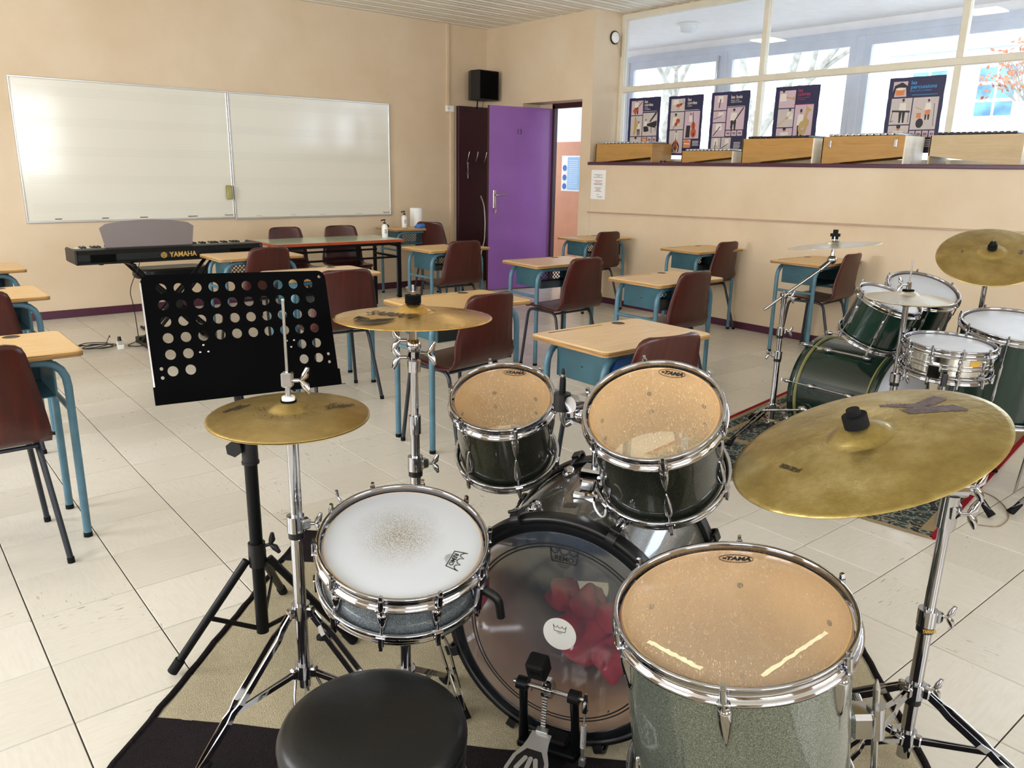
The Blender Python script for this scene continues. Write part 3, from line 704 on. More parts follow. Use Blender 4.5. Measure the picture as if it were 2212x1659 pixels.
# ------------------------------------------------------------------ posters on the glass
def circ2(cx, cy, rx, ry=None, n=14, a=0):
    ry = rx if ry is None else ry
    return [(cx+rx*math.cos(t)*math.cos(a)-ry*math.sin(t)*math.sin(a), cy+rx*math.cos(t)*math.sin(a)+ry*math.sin(t)*math.cos(a)) for t in [2*PI*i/n for i in range(n)]]
def line2(x0, y0, x1, y1, w):
    d = math.hypot(x1-x0, y1-y0) or 1; nx, ny = -(y1-y0)/d*w/2, (x1-x0)/d*w/2
    return [(x0+nx, y0+ny), (x0-nx, y0-ny), (x1-nx, y1-ny), (x1+nx, y1+ny)]
def violin(cx, cy, s, a):
    R = lambda x, y: (cx+(x*math.cos(a)-y*math.sin(a))*s, cy+(x*math.sin(a)+y*math.cos(a))*s)
    o = [('violin', [R(*p) for p in circ2(0, -.22, .26, .25)]), ('violin', [R(*p) for p in circ2(0, .16, .20, .2)]), ('violin', [R(*p) for p in circ2(0, -.02, .16, .2)]),
         ('p_black', [R(*p) for p in line2(0, .0, 0, .85, .06)]), ('p_black', [R(*p) for p in line2(-.05, -.3, .05, -.3, .16)])]
    return o
def player(cx, top, s, head=1, legs=True):
    o = [('p_white', [(cx-.16*s, top-.16*s), (cx+.16*s, top-.16*s), (cx+.2*s, top-.55*s), (cx-.2*s, top-.55*s)]), ('skin', circ2(cx, top-.07*s, .062*s, .085*s)), ('hair', circ2(cx, top-.03*s, .07*s, .06*s))]
    if legs: o += [('p_black', [(cx-.17*s, top-.53*s), (cx-.01*s, top-.53*s), (cx-.04*s, top-1.0*s), (cx-.13*s, top-1.0*s)]), ('p_black', [(cx+.01*s, top-.53*s), (cx+.17*s, top-.53*s), (cx+.15*s, top-1.0*s), (cx+.06*s, top-1.0*s)])]
    return o
def photo_shapes(kind):
    if kind == 'violin_close': return player(.35, 1.15, 1.1, legs=False)+violin(.62, .5, .55, -1.2)+[('p_black', line2(.5, .1, .9, .9, .02))]
    if kind == 'viola': return player(.4, .9, 1.2, legs=False)+violin(.5, .38, .6, -.6-PI)
    if kind == 'bass': return player(.4, .92, .55, legs=False)+[('p_black', [(.15, .48), (.42, .48), (.40, .04), (.12, .04)])]+violin(.62, .36, .70, .12)
    if kind == 'cello': return player(.5, .97, .6, legs=False)+[('p_black', line2(.42, .5, .25, .3, .09)), ('p_black', line2(.25, .3, .3, .06, .08)), ('p_black', line2(.58, .5, .75, .3, .09)), ('p_black', line2(.75, .3, .7, .06, .08))]+violin(.5, .38, .55, 0)
    if kind == 'detail': return [('p_orange', [(0, .1), (1, 0), (1, .75), (.4, 1), (0, .8)]), ('p_white', line2(.1, .5, .9, .45, .12))]
    if kind == 'guitar': return player(.45, 1.05, 1.0)+[('violin', circ2(.35, .3, .2, .16)), ('violin', circ2(.5, .42, .13)), ('p_black', line2(.4, .35, .95, .92, .05))]
    if kind == 'harp': return player(.7, .72, .7)+[('p_gold', line2(.3, .05, .38, .97, .07)), ('p_gold', line2(.38, .95, .62, .6, .07)), ('p_gold', line2(.62, .6, .35, .08, .10)), ('p_gold', [(.33, .1), (.4, .85), (.55, .6)])]
    if kind == 'piano': return player(.22, .72, .55)+[('p_black', [(.3, .52), (.98, .66), (.98, .45), (.85, .34), (.3, .44)]), ('p_black', [(.52, .58), (.98, .98), (.86, 1.0), (.48, .64)]), ('p_black', line2(.62, .4, .62, .12, .04)), ('p_black', line2(.9, .4, .9, .2, .03)), ('p_black', [(.05, .4), (.4, .4), (.45, .2), (.1, .18)])]
    if kind == 'flute': return player(.6, 1.1, 1.1, legs=False)+[('p_black', line2(.05, .28, .75, .60, .05))]
    if kind == 'oboe': return player(.5, 1.15, 1.15, legs=False)+[('p_black', line2(.5, .75, .42, .15, .07))]
    if kind == 'bassoon': return player(.4, .92, .95)+[('p_black', line2(.25, .1, .92, .97, .06))]
    if kind == 'clarinet': return player(.5, 1.2, 1.3, legs=False)+[('p_black', line2(.62, .75, .1, .08, .06))]
    if kind == 'trumpet': return player(.25, 1.0, 1.1, legs=False)+[('p_gold', line2(.42, .62, .92, .5, .08)), ('p_gold', circ2(.9, .52, .06, .12))]
    if kind == 'trombone': return player(.75, .98, 1.0, legs=False)+[('p_gold', line2(.02, .1, .9, .8, .025)), ('p_gold', line2(.06, .06, .85, .68, .025)), ('p_gold', circ2(.6, .5, .1, .07))]
    if kind == 'tuba': return player(.35, .85, .9)+[('p_gold', circ2(.5, .3, .24, .22)), ('print_pink', circ2(.5, .32, .09)), ('p_gold', line2(.45, .3, .7, .8, .14)), ('p_gold', [(.62, .75), (.95, .82), (.6, .97)]), ('p_gold', circ2(.68, .45, .16, .14))]
    if kind == 'drummer': return player(.62, .92, .62, legs=True)+[('p_gold', line2(.12, .70, .38, .62, .03)), ('p_orange', [(.2, .52), (.38, .52), (.38, .36), (.2, .36)]), ('p_orange', [(.52, .6), (.72, .62), (.72, .46), (.52, .46)]), ('p_black', circ2(.36, .2, .15)), ('p_black', line2(.9, .1, .85, .8, .02))]
    if kind == 'vibes': return player(.58, .96, .9)+[('p_black', line2(.08, .52, .95, .48, .07)), ('p_black', line2(.12, .5, .06, .08, .025)), ('p_black', line2(.9, .46, .92, .06, .025)), ('p_black', line2(.06, .12, .2, .14, .02))]
    if kind == 'snare': return [('p_black', [(0, .35), (.1, .75), (.6, .95), (1, .7), (1, 0), (.9, .6), (.2, .55), (.12, .0), (0, 0)]), ('p_orange', [(.2, .5), (.85, .5), (.8, .1), (.25, .1)]), ('p_white', circ2(.52, .52, .33, .09))]
    if kind == 'small': return [('p_black', circ2(.5, .5, .3, .18)), ('p_gold', circ2(.5, .5, .16, .1))]
    if kind == 'bust': return player(.5, 1.0, 1.5, legs=False)
    return []
W_, H_ = .43, .57
TEXTZ = .0024
def poster(y_left, z_top, label, title, tcol, sub, cells, lists, rot=0):
    M = Tr(XW-.012, y_left, z_top) @ Rz(-PI/2) @ Matrix.Rotation(rot, 4, 'Y') @ Matrix.Rotation(PI/2, 4, 'X')
    t = thing('poster', label, 'poster', M=M, group='instrument family posters on the glass')
    e = MB()                                      # slightly wavy sheet edge
    pts = []
    for i in range(9): pts.append((W_*i/8, .0015*math.sin(i*2.1)))
    for i in range(1, 12): pts.append((W_+.002*math.sin(i*1.7), -H_*i/12))
    for i in range(9): pts.append((W_-W_*i/8, -H_+.0015*math.sin(i*1.3)))
    for i in range(1, 12): pts.append((.002*math.sin(i*2.3), -H_+H_*i/12))
    e.prism(pts, 0, .0012); e.obj('sheet', M_['navy'], t)
    layers = {}
    def put(mat, poly, z):
        q = layers.setdefault((mat, z), MB()); k = len(poly); q.add([(x, -y, z) for x, y in poly][::-1], [tuple(range(k))])
    for (x0, y0, x1, y1, bg, kind) in cells:
        x0, x1, y0, y1 = x0*W_, x1*W_, y0*H_, y1*H_
        put(bg, [(x0, y0), (x1, y0), (x1, y1), (x0, y1)], .0015)
        for k, (mat, poly) in enumerate(photo_shapes(kind)):
            P = [(min(max(x0+px*(x1-x0), x0), x1), min(max(y1-py*(y1-y0), y0), y1)) for px, py in poly]
            put(mat, P, .0016+.00004*k)
    for x, y, n in lists:
        for i in range(n): put('p_white', [(x*W_, (y+.022*i)*H_), ((x+.17+.03*math.sin(i*3))*W_, (y+.022*i)*H_), ((x+.17+.03*math.sin(i*3))*W_, (y+.009+.022*i)*H_), (x*W_, (y+.009+.022*i)*H_)], .0015)
    by = {}
    for (mat, z), q in layers.items():
        r = by.setdefault(mat, MB()); r.add(q.v, [tuple(f) for f in q.f])
    for mat, q in by.items(): q.obj('printed_picture', M_[mat], t, kind='stuff')
    x, y, s = title[1]
    for i, ln_ in enumerate(title[0].split('\n')): text_mesh(ln_, s, M_[tcol], t, Tr(x*W_, -(y+i*.055)*H_, TEXTZ), name='title', depth=.0002, align='LEFT', bold=.0006)
    for i, ln_ in enumerate(sub): text_mesh(ln_, s*.42, M_[tcol], t, Tr(x*W_, -(y+.055*title[0].count('\n')+.048+i*.028)*H_, TEXTZ), name='subtitle', depth=.0002, align='LEFT')
    put2 = MB().box(((.99-.42)*W_/2+.43*W_-.02, -(title[2])*H_, .0018), (.46*W_, .0035, .0006)); put2.obj('title_rule', M_[tcol], t)
G, PK = 'print_grey', 'print_pink'
poster(6.045, 2.120, 'leftmost navy poster, les cordes, with a harp and a grand piano', ('les\ncordes', (.50, .075, .042), .245), 'p_white', ['pincees', 'ou frappees'],
       [(.08, .05, .45, .30, PK, 'guitar'), (.08, .315, .45, .67, G, 'harp'), (.47, .27, .92, .67, G, 'piano'), (.08, .685, .45, .93, G, 'bust'), (.47, .685, .62, .79, PK, 'detail'), (.64, .685, .78, .79, PK, 'small'), (.80, .685, .92, .79, PK, 'small')], [(.5, .82, 5)])
poster(5.510, 2.112, 'second navy poster from the left, les cordes, with violins and a double bass', ('les\ncordes', (.56, .075, .042), .245), 'p_white', ['frottees'],
       [(.08, .05, .48, .255, G, 'violin_close'), (.08, .27, .48, .56, G, 'viola'), (.08, .575, .48, .965, G, 'cello'), (.505, .265, .93, .72, PK, 'bass'), (.505, .735, .72, .87, PK, 'detail')], [(.77, .76, 4)])
poster(4.985, 2.117, 'middle navy poster, les bois, with a bassoon player', ('les bois', (.52, .09, .042), .235), 'p_white', ['biseau, anche', 'simple ou double'],
       [(.08, .05, .42, .285, PK, 'oboe'), (.08, .30, .42, .475, PK, 'flute'), (.08, .49, .42, .71, PK, 'clarinet'), (.08, .725, .33, .965, G, 'oboe'), (.35, .725, .60, .965, G, 'flute'), (.445, .25, .90, .60, PK, 'bassoon'), (.445, .615, .58, .70, PK, 'small'), (.60, .615, .73, .70, PK, 'small'), (.75, .615, .88, .70, PK, 'small')], [(.68, .80, 6)])
poster(4.290, 2.124, 'navy poster with red title, les cuivres, with a trumpet and a tuba', ('les\ncuivres', (.52, .07, .042), .275), 'p_red', ['pistons, coulisse', 'ou palettes'],
       [(.10, .06, .47, .315, PK, 'trumpet'), (.10, .33, .47, .60, G, 'trombone'), (.10, .615, .47, .86, PK, 'bust'), (.49, .28, .90, .76, PK, 'tuba')], [(.6, .82, 4)])
poster(3.262, 2.126, 'rightmost navy poster with blue title, les percussions, with a drummer', ('les\npercussions', (.40, .075, .042), .235), 'p_cyan', ['peaux, bois ou metaux'],
       [(.08, .05, .34, .25, PK, 'snare'), (.08, .27, .46, .615, G, 'vibes'), (.48, .27, .93, .69, G, 'drummer'), (.08, .63, .46, .93, G, 'bust'), (.48, .705, .58, .79, PK, 'small'), (.60, .705, .70, .79, PK, 'small'), (.72, .705, .82, .79, PK, 'small'), (.84, .705, .93, .79, PK, 'small')], [(.52, .82, 5), (.74, .82, 5)], rot=.0)

# ------------------------------------------------------------------ bar instruments on the ledge
ZL = 1.466
def xylo(label, yl, yr, h, dep, wood, endm, barm, flip=False, nb=12, x0=6.20, lugs=False, lowz=.05):
    """resonator box seen from its long side; yl..yr along the ledge, deep end at yl unless flip"""
    t = thing('barred_instrument', label, 'xylophone', (x0, yl, ZL), 0, 'barred percussion instruments on the ledge'); w = yl-yr
    def side(x, th, name):
        q = MB(); a, c = (0, lowz) if not flip else (lowz, 0)
        pts = [(0, h), (w, h), (w, c if not flip else 0), (0, a if not flip else lowz)]
        if not flip: pts = [(0, h), (w, h), (w, lowz), (.10*w, 0), (0, 0)]
        else: pts = [(0, h), (w, h), (w, 0), (.88*w, 0), (0, lowz)]
        vs = [(x, -p[0], p[1]) for p in pts]+[(x+th, -p[0], p[1]) for p in pts]; k = len(pts)
        q.add(vs, [tuple(range(k)), tuple(range(k, 2*k))[::-1]]+[(i, k+i, k+(i+1) % k, (i+1) % k) for i in range(k)]); q.obj(name, wood, t)
    side(0, .010, 'side_panel'); side(dep-.01, .010, 'side_panel')
    for yy in (0, -w):
        MB().bb((0, yy-.012 if yy == 0 else yy-.012, 0), (dep, yy if yy == 0 else yy+.002, h-.002), bev=.002).obj('end_panel', endm, t)
    MB().bb((.01, -w+.01, h-.03), (dep-.01, -.01, h-.022)).obj('top_rail', M_['bar_dark'], t)
    pw = (w*.88)/nb
    for i in range(nb):
        yy = -w*.06-(i+.5)*pw; L_ = dep*.98
        MB().box((dep/2, yy, h+.010), (L_, pw*.80, .020), bev=.007).obj('tone_bar', barm, t)
    if lugs:
        MB().bb((-.004, -w*.88, h-.055), (0, -w*.10, h-.045)).obj('front_rail', wood, t)
        for f in (.10, .90): MB().bb((-.008, -w*f-.012, h-.085), (0, -w*f+.012, h-.03), bev=.002).obj('latch', M_['steel'], t)
    return t
xylo('golden brown barred instrument at the far left end of the ledge', 6.150, 5.385, .182, .30, M_['box_wood'], M_['box_wood'], M_['bar_metal'], nb=13)
xylo('smallest low barred instrument, on the ledge before the middle poster', 5.005, 4.435, .105, .20, M_['box_wood'], M_['box_end'], M_['bar_metal'], nb=12)
xylo('barred instrument with dark bars below the red titled poster', 4.335, 3.655, .205, .30, M_['box_wood'], M_['box_end'], M_['bar_dark'], nb=12, lowz=.055)
xylo('barred instrument with metal bars and two steel latches', 3.572, 2.905, .210, .30, M_['box_wood'], M_['box_end'], M_['bar_metal'], nb=11, lugs=True, lowz=.055)
xylo('pale wooden barred instrument with dark bars at the right end of the ledge', 2.722, 2.115, .205, .30, M_['box_wood_pale'], M_['box_wood_pale'], M_['bar_dark'], flip=True, nb=13, lowz=.06)
for i, (ya, yb_, xx) in enumerate(((5.33, 5.06, 6.30), (5.30, 5.04, 6.325))):
    q = thing('mallet', ('mallet with a dark head lying nearest the edge between two box instruments', 'thin mallet lying behind the dark headed one on the ledge')[i], 'mallet', (xx, ya, ZL+.012), 0, 'mallets on the ledge')
    MB().cyl((0, 0, 0), (.01, yb_-ya, -.006), .0035).obj('stick', M_['bar_dark'] if i == 0 else M_['box_end'], q); MB().sphere((0, .006, 0), .011).obj('head', M_['bar_dark'], q)

# ------------------------------------------------------------------ furniture
def rounded(w, d, r, n=5):
    P = []
    for cx, cy, a in ((w/2-r, d/2-r, 0), (-w/2+r, d/2-r, PI/2), (-w/2+r, -d/2+r, PI), (w/2-r, -d/2+r, 1.5*PI)):
        for i in range(n): t = a+PI/2*i/(n-1); P.append((cx+r*math.cos(t), cy+r*math.sin(t)))
    return P
DW, DD, DH = .64, .43, .73
def make_desk(label):
    t = thing('school_desk', label, 'desk', group='school desks')
    P = rounded(DW, DD, .028); n = len(P); q = MB()
    Q = [(x*(1-.008/DW*2), y*(1-.008/DD*2)) for x, y in P]
    vs = [(x, y, DH-.022) for x, y in P]+[(x, y, DH-.004) for x, y in P]+[(x, y, DH) for x, y in Q]
    q.add(vs, [tuple(range(n))[::-1]]+[(i, (i+1) % n, n+(i+1) % n, n+i) for i in range(n)], mat=1)
    q.add(vs, [(n+i, n+(i+1) % n, 2*n+(i+1) % n, 2*n+i) for i in range(n)], mat=0)
    q.add([vs[2*n+i] for i in range(n)], [tuple(range(n))], mat=0)
    top = q.obj('desktop', [M_['ply_top'], M_['ply_edge']], t)
    MB().bb((-.25, .172, DH), (.06, .184, DH+.0006)).obj('pencil_groove', M_['ply_edge'], top)  # raised dark strip, the groove's shade put in as colour
    MB().lathe([(0, DH+.0002), (.024, DH+.0002), (.027, DH+.0012), (.030, DH+.0002)], 24, M=Tr(.15, .165, 0)).obj('inkwell_hole', M_['bar_dark'], top)  # flat dark disc standing in for the shaded hole
    xh = .265
    for yy, nm in ((-.155, 'front'), (.165, 'rear')):
        for s in (-1, 1):
            lg = MB().tube([(s*xh, yy, .012), (s*xh, yy, DH-.040), (0, yy, DH-.040)], .0148, 10, bend=.10).obj('leg', M_['teal'], t)
            MB().cyl((s*xh, yy, 0), (s*xh, yy, .018), .0165, .0160, 10).obj('foot_cap', M_['rubber'], lg)
    for s in (-1, 1):
        MB().tube([(s*xh, -.155, .50), (s*xh, .165, .50)], .0105, 8).obj('side_bar', M_['teal'], t)
    z0, z1 = .560, .703
    for s in (-1, 1):
        b = MB().bb((s*.225-.002, -.15, z0), (s*.225+.002, .145, z1)); b.bb((s*.225-.008 if s > 0 else s*.225, -.15, z1-.006), (s*.225+(0 if s > 0 else .008), .145, z1))
        o = b.obj('box_side', M_['teal_dark'], t)
        MB().cyl((s*.227, .0, .62), (s*.229, .0, .62), .004, n=8).obj('bolt', M_['bar_dark'], o)
    MB().bb((-.225, -.15, z0-.003), (.225, .145, z0)).obj('box_bottom', M_['teal_dark'], t)
    b = MB(); w, h = .44, z1-z0; st = .030; wd = .0030              # diamond lattice of the punched back
    for k in range(-8, int((w+h)/st)+1):
        for sg in (1, -1):
            x0 = -w/2+k*st; pts = []
            if sg > 0: a = (x0, 0); c = (x0+h, h)
            else: a = (x0+h, 0); c = (x0, h)
            (ax, az), (cx, cz) = a, c
            def cl(px, pz, qx, qz):
                if px < -w/2: f = (-w/2-px)/(qx-px) if qx != px else 2; px, pz = -w/2, pz+(qz-pz)*f
                if px > w/2: f = (w/2-px)/(qx-px) if qx != px else 2; px, pz = w/2, pz+(qz-pz)*f
                return px, pz
            if max(ax, cx) <= -w/2 or min(ax, cx) >= w/2: continue
            p = cl(ax, az, cx, cz); r = cl(cx, cz, ax, az)
            b.tube([(p[0], .145, z0+p[1]), (r[0], .145, z0+r[1])], (wd, .0008), flat=(sg, 0, -1), cap=False)
    b.bb((-.225, .143, z0), (.225, .147, z0+.012)); b.bb((-.225, .143, z1-.010), (.225, .147, z1)); b.bb((-.225, .143, z0), (-.19, .147, z1)); b.bb((.19, .143, z0), (.225, .147, z1))
    b.obj('perforated_back', M_['teal_dark'], t)
    return t
def make_chair(label):
    t = thing('school_chair', label, 'chair', group='moulded plywood school chairs')
    # centre profile (y, z, half width) front of seat -> top of back
    pr = [(.205, .420, .150), (.20, .432, .172), (.185, .440, .183), (.15, .444, .190), (.08, .440, .196), (0, .434, .201), (-.08, .430, .205), (-.135, .432, .208), (-.172, .444, .209), (-.196, .468, .208), (-.207, .50, .205), (-.214, .55, .199), (-.222, .61, .189), (-.232, .67, .178), (-.243, .72, .168), (-.253, .765, .159), (-.2575, .785, .150), (-.260, .797, .133), (-.261, .803, .105)]
    m = len(pr); NS = 11; th = .0095; top = []; bot = []
    for i, (y, z, w) in enumerate(pr):
        a = pr[max(i-1, 0)]; c = pr[min(i+1, m-1)]; ty, tz = c[0]-a[0], c[1]-a[1]; l = math.hypot(ty, tz); ny, nz = tz/l, -ty/l    # normal toward sitter side
        if i < 8: ny, nz = (ny, nz) if nz > 0 else (-ny, -nz)
        else: ny, nz = (ny, nz) if ny > 0 else (-ny, -nz)
        for k in range(NS):
            s = -1+2*k/(NS-1); cur = .020*s*s if i > 10 else (.004*s*s if i > 7 else 0); dz = .006*s*s if i < 8 else 0
            top.append((s*w, y+ny*th/2+cur, z+nz*th/2+dz)); bot.append((s*w, y-ny*th/2+cur, z-nz*th/2+dz))
    N = m*NS; fs = []
    for i in range(m-1):
        for k in range(NS-1):
            a = i*NS+k; fs.append((a, a+1, a+NS+1, a+NS)); fs.append((N+a, N+a+NS, N+a+NS+1, N+a+1))
        for k in (0, NS-1):
            a = i*NS+k; fs.append((a, a+NS, N+a+NS, N+a) if k == 0 else (a, N+a, N+a+NS, a+NS))
    for k in range(NS-1): fs.append((k, N+k, N+k+1, k+1)); a = (m-1)*NS+k; fs.append((a, a+1, N+a+1, N+a))
    MB().add(top+bot, fs, smooth=True).obj('seat_shell', M_['chair'], t)
    for s in (-1, 1):
        for (fx, fy, ty_, my) in ((.205, .19, .155, 0.0), (.205, -.235, -.12, 0.0)):
            lg = MB().tube([(s*fx, fy, .006), (s*.170, ty_, .418), (s*.168, my, .418)], .0105, 10, bend=.05).obj('leg', M_['chair_leg'], t)
            MB().cyl((s*fx, fy, 0), (s*(fx-.001), fy, .02), .0125, n=10).obj('foot_cap', M_['rubber'], lg)
    for yy in (.13, -.12):
        MB().tube([(-.170, yy, .414), (.170, yy, .414)], .008, 8).obj('cross_bar', M_['chair_leg'], t)
    return t

DESKS = [   # x, y, rot, label, chair (x, y, rot), chair label
 (2.39, 2.17, 0, 'nearest desk in the middle, just behind the two small black drums', (2.27, 2.04, -0.1), 'chair half hidden behind the larger rack drum, only its back top shows'),
 (3.95, 3.24, 0, 'desk with pale lit top directly behind the nearest desk, toward the ledge wall', (3.88, 3.2, 0.03), 'chair at the pale desk between nearest desk and ledge wall'),
 (3.96, 4.32, -.06, 'desk with pinkish lit top in front of the purple door', (3.84, 4.09, 0.02), 'chair at the desk with pinkish lit top before the purple door'),
 (5.76, 5.68, -.03, 'farthest desk against the ledge wall, right of the door opening', (5.74, 5.7, 0), 'chair at the farthest desk by the ledge wall'),
 (5.80, 4.38, -.02, 'middle desk of the row along the ledge wall', (5.87, 4.4, 0.05), 'chair at the middle desk along the ledge wall'),
 (5.82, 3.29, 0, 'desk by the ledge wall behind the green drums', (5.86, 3.26, 0.09), 'chair at the desk behind the green drums'),
 (2.33, 3.25, 0, 'orange lit desk behind the bright crash cymbal', (2.28, 3.19, 0.14), 'chair behind the bright crash cymbal, tallest looking back in the middle'),
 (3.87, 5.57, .04, 'desk standing before the dark maroon panel', (3.88, 5.54, -0.03), 'chair at the desk before the dark maroon panel'),
 (2.245, 4.61, 0, 'desk half hidden behind the music stand, right of its top corner', (2.18, 4.34, -0.12), 'chair whose back rises right of the music stand'),
 (2.27, 5.79, 0, 'desk whose top overlaps the keyboard end', (2.27, 5.77, 0.12), 'chair behind the top edge of the music stand, before the keyboard end'),
 (.25, 3.28, 0, 'nearest desk at the left edge of the room', (0.215, 3.17, 0), 'nearest chair, its reddish back at the left edge'),
 (.39, 4.66, 0, 'second desk at the left edge', (0.35, 4.45, 0), 'second chair at the left edge, partly cut off'),
 (.475, 5.86, 0, 'farthest desk at the left edge', (0.42, 5.68, 0), 'farthest chair at the left edge, just its top corner showing'),
]
dk = make_desk(DESKS[0][3]); ch = make_chair(DESKS[0][5])
for i, (x, y, r, lab, co, clab) in enumerate(DESKS):
    o = dk if i == 0 else copy_tree(dk); o.location = (x, y, 0); o.rotation_euler = (0, 0, r); o['label'] = lab
    if co:
        c = ch if i == 0 else copy_tree(ch); c.location = (co[0], co[1], 0); c.rotation_euler = (0, 0, co[2]); c['label'] = clab
o = copy_tree(dk); o.location = (4.81, 7.63, 0); o.rotation_euler = (0, 0, PI); o['label'] = 'desk turned to the wall with punched panel facing us, holding paper roll and wipes'
for (x, y, r, lab) in ((3.19, 7.06, PI-.03, 'left chair behind the green topped table, its purple brown back showing'), (3.73, 7.04, PI-.18, 'right chair behind the green topped table, its purple brown back showing'), (5.12, 7.50, -PI/2+.5, 'chair beside the desk with the paper roll, before the wall pipe'), (5.15, 1.55, .15, 'chair cut off at the right edge behind the green kit cymbal')):
    c = copy_tree(ch); c.location = (x, y, 0); c.rotation_euler = (0, 0, r); c['label'] = lab
# paler wood colour on some desk tops
for o in bpy.data.objects:
    if o.name.startswith('school_desk') and o.get('label', '').startswith(('nearest desk in the middle', 'desk with pale', 'desk half hidden', 'desk with pinkish')):
        for c in o.children:
            if c.name.startswith('desktop'):
                c.data = c.data.copy(); c.data.materials[0] = M_['ply_top_pale']
# blue folder inside the nearest desk
o = MB().box((0, 0, 0), (.22, .03, .11), bev=.004).obj('blue_folder', M_['blue_bag']); o.location = (2.28, 2.05, .626); o.rotation_euler = (0, .1, .35); tag(o, 'blue folder standing in the box of the nearest desk', 'folder')

# teacher's table
TT = thing('teacher_table', 'long table with pale green top and red brown edge on black legs', 'table', (3.47, 6.92, 0), -.01)
TZ = .705; w, d = 1.30, .56
MB().bb((-w/2, -d/2, TZ-.028), (w/2, d/2, TZ-.002), bev=.003).obj('table_edge', M_['red_wood'], TT)
MB().bb((-w/2+.012, -d/2+.012, TZ-.002), (w/2-.012, d/2-.012, TZ)).obj('table_top', M_['green_tabletop'], TT)
for sx in (-1, 1):
    for sy in (-1, 1): MB().bb((sx*(w/2-.035)-.014, sy*(d/2-.04)-.014, 0), (sx*(w/2-.035)+.014, sy*(d/2-.04)+.014, TZ-.028)).obj('leg', M_['black_steel'], TT)
    for zz in (.52, .63): MB().bb((sx*(w/2-.035)-.01, -d/2+.04, zz), (sx*(w/2-.035)+.01, d/2-.04, zz+.02)).obj('side_rail', M_['black_steel'], TT)
MB().bb((-w/2+.035, -d/2+.03, TZ-.055), (w/2-.035, -d/2+.05, TZ-.028)).obj('apron_rail', M_['black_steel'], TT)
for yy, zz in ((-.20, .52), (.20, .62), (.20, .56)): MB().bb((-w/2+.035, yy-.008, zz), (w/2-.035, yy+.008, zz+.018)).obj('long_rail', M_['black_steel'], TT)
MB().bb((w/2-.37, -.02, .3), (w/2-.342, .01, TZ-.028)).obj('centre_post', M_['black_steel'], TT)
MB().bb((w/2-.37, -.02, 0), (w/2-.342, .01, .3)).obj('leg', M_['black_steel'], TT)
for k in range(3): MB().bb((-w/2+.01, -d/2-.004+0, TZ-.026+.007*k), (-w/2+.02, d/2, TZ-.0225+.007*k)).obj('layer_strip', M_['ply_edge'], TT)

# things on the tables
def bottle(x, y, z, label):
    t = thing('pump_bottle', label, 'bottle', (x, y, z), 0, 'white pump bottles on the tables')
    MB().lathe([(0, 0), (.027, 0), (.030, .004), (.030, .105), (.026, .120), (.013, .130), (.012, .136), (0, .136)], 24).obj('bottle_body', M_['white'], t)
    MB().lathe([(.0305, .035), (.0305, .09)], 24, a0=-2.6, a1=-.9).obj('label_print', M_['paper'], t)
    q = MB()
    for k in range(4): q.lathe([(.0309, .045+k*.011), (.0309, .050+k*.011)], 10, a0=-2.2, a1=-1.3)
    q.obj('text_lines', M_['screw'], t)
    p = MB().cyl((0, 0, .134), (0, 0, .150), .014).obj('pump_collar', M_['black_plastic'], t)
    MB().cyl((0, 0, .150), (0, 0, .170), .004).obj('stem', M_['black_plastic'], p)
    MB().tube([(.008, 0, .172), (-.012, 0, .173), (-.040, 0, .166)], .006, 8).obj('spout', M_['black_plastic'], p)
bottle(4.02, 6.83, TZ, 'white pump bottle at the right end of the green topped table')
bottle(4.76, 7.66, DH, 'white pump bottle on the turned desk, left of the paper roll')
t = thing('paper_roll', 'white paper towel roll standing on the turned desk', 'paper roll', (4.97, 7.74, DH))
MB().lathe([(.02, 0), (.070, 0), (.072, .004), (.072, .201), (.070, .205), (.02, .205), (.02, 0)], 32).obj('paper_winding', M_['paper'], t); MB().lathe([(.0195, .002), (.0195, .204)], 16).obj('cardboard_core', M_['ply_edge'], t)
t = thing('wipes_pack', 'blue and white pack of wipes lying on the turned desk', 'pack', (4.95, 7.48, DH))
q = MB(); pts = [(-.11, 0, .012), (-.085, 0, .035), (-.04, 0, .045), (.04, 0, .045), (.085, 0, .034), (.11, 0, .010)]
vs = []
for (x, _, z) in pts: z *= 1.35; x *= 1.25; vs += [(x, -.065, z*.5), (x, -.052, z), (x, .052, z), (x, .065, z*.5), (x, .052, .001), (x, -.052, .001)]
fs = [(i*6+k, i*6+(k+1) % 6, (i+1)*6+(k+1) % 6, (i+1)*6+k) for i in range(5) for k in range(6)]+[tuple(range(6))[::-1], tuple(range(30, 36))]
q.add(vs, fs).obj('foil_wrap', M_['blue_pack'], t); MB().box((0, 0, .063), (.07, .045, .006), bev=.002).obj('resealable_lid', M_['white'], t); MB().box((.05, -.0665, .028), (.08, .002, .020)).obj('white_print', M_['white'], t)
o = MB().lathe([(0, 0), (.018, 0), (.020, .008), (.018, .02), (.010, .028), (0, .03)], 16).obj('small_black_stamp', M_['black_plastic']); o.location = (4.60, 7.76, DH); tag(o, 'small black round object at the far left corner of the turned desk', 'stamp')

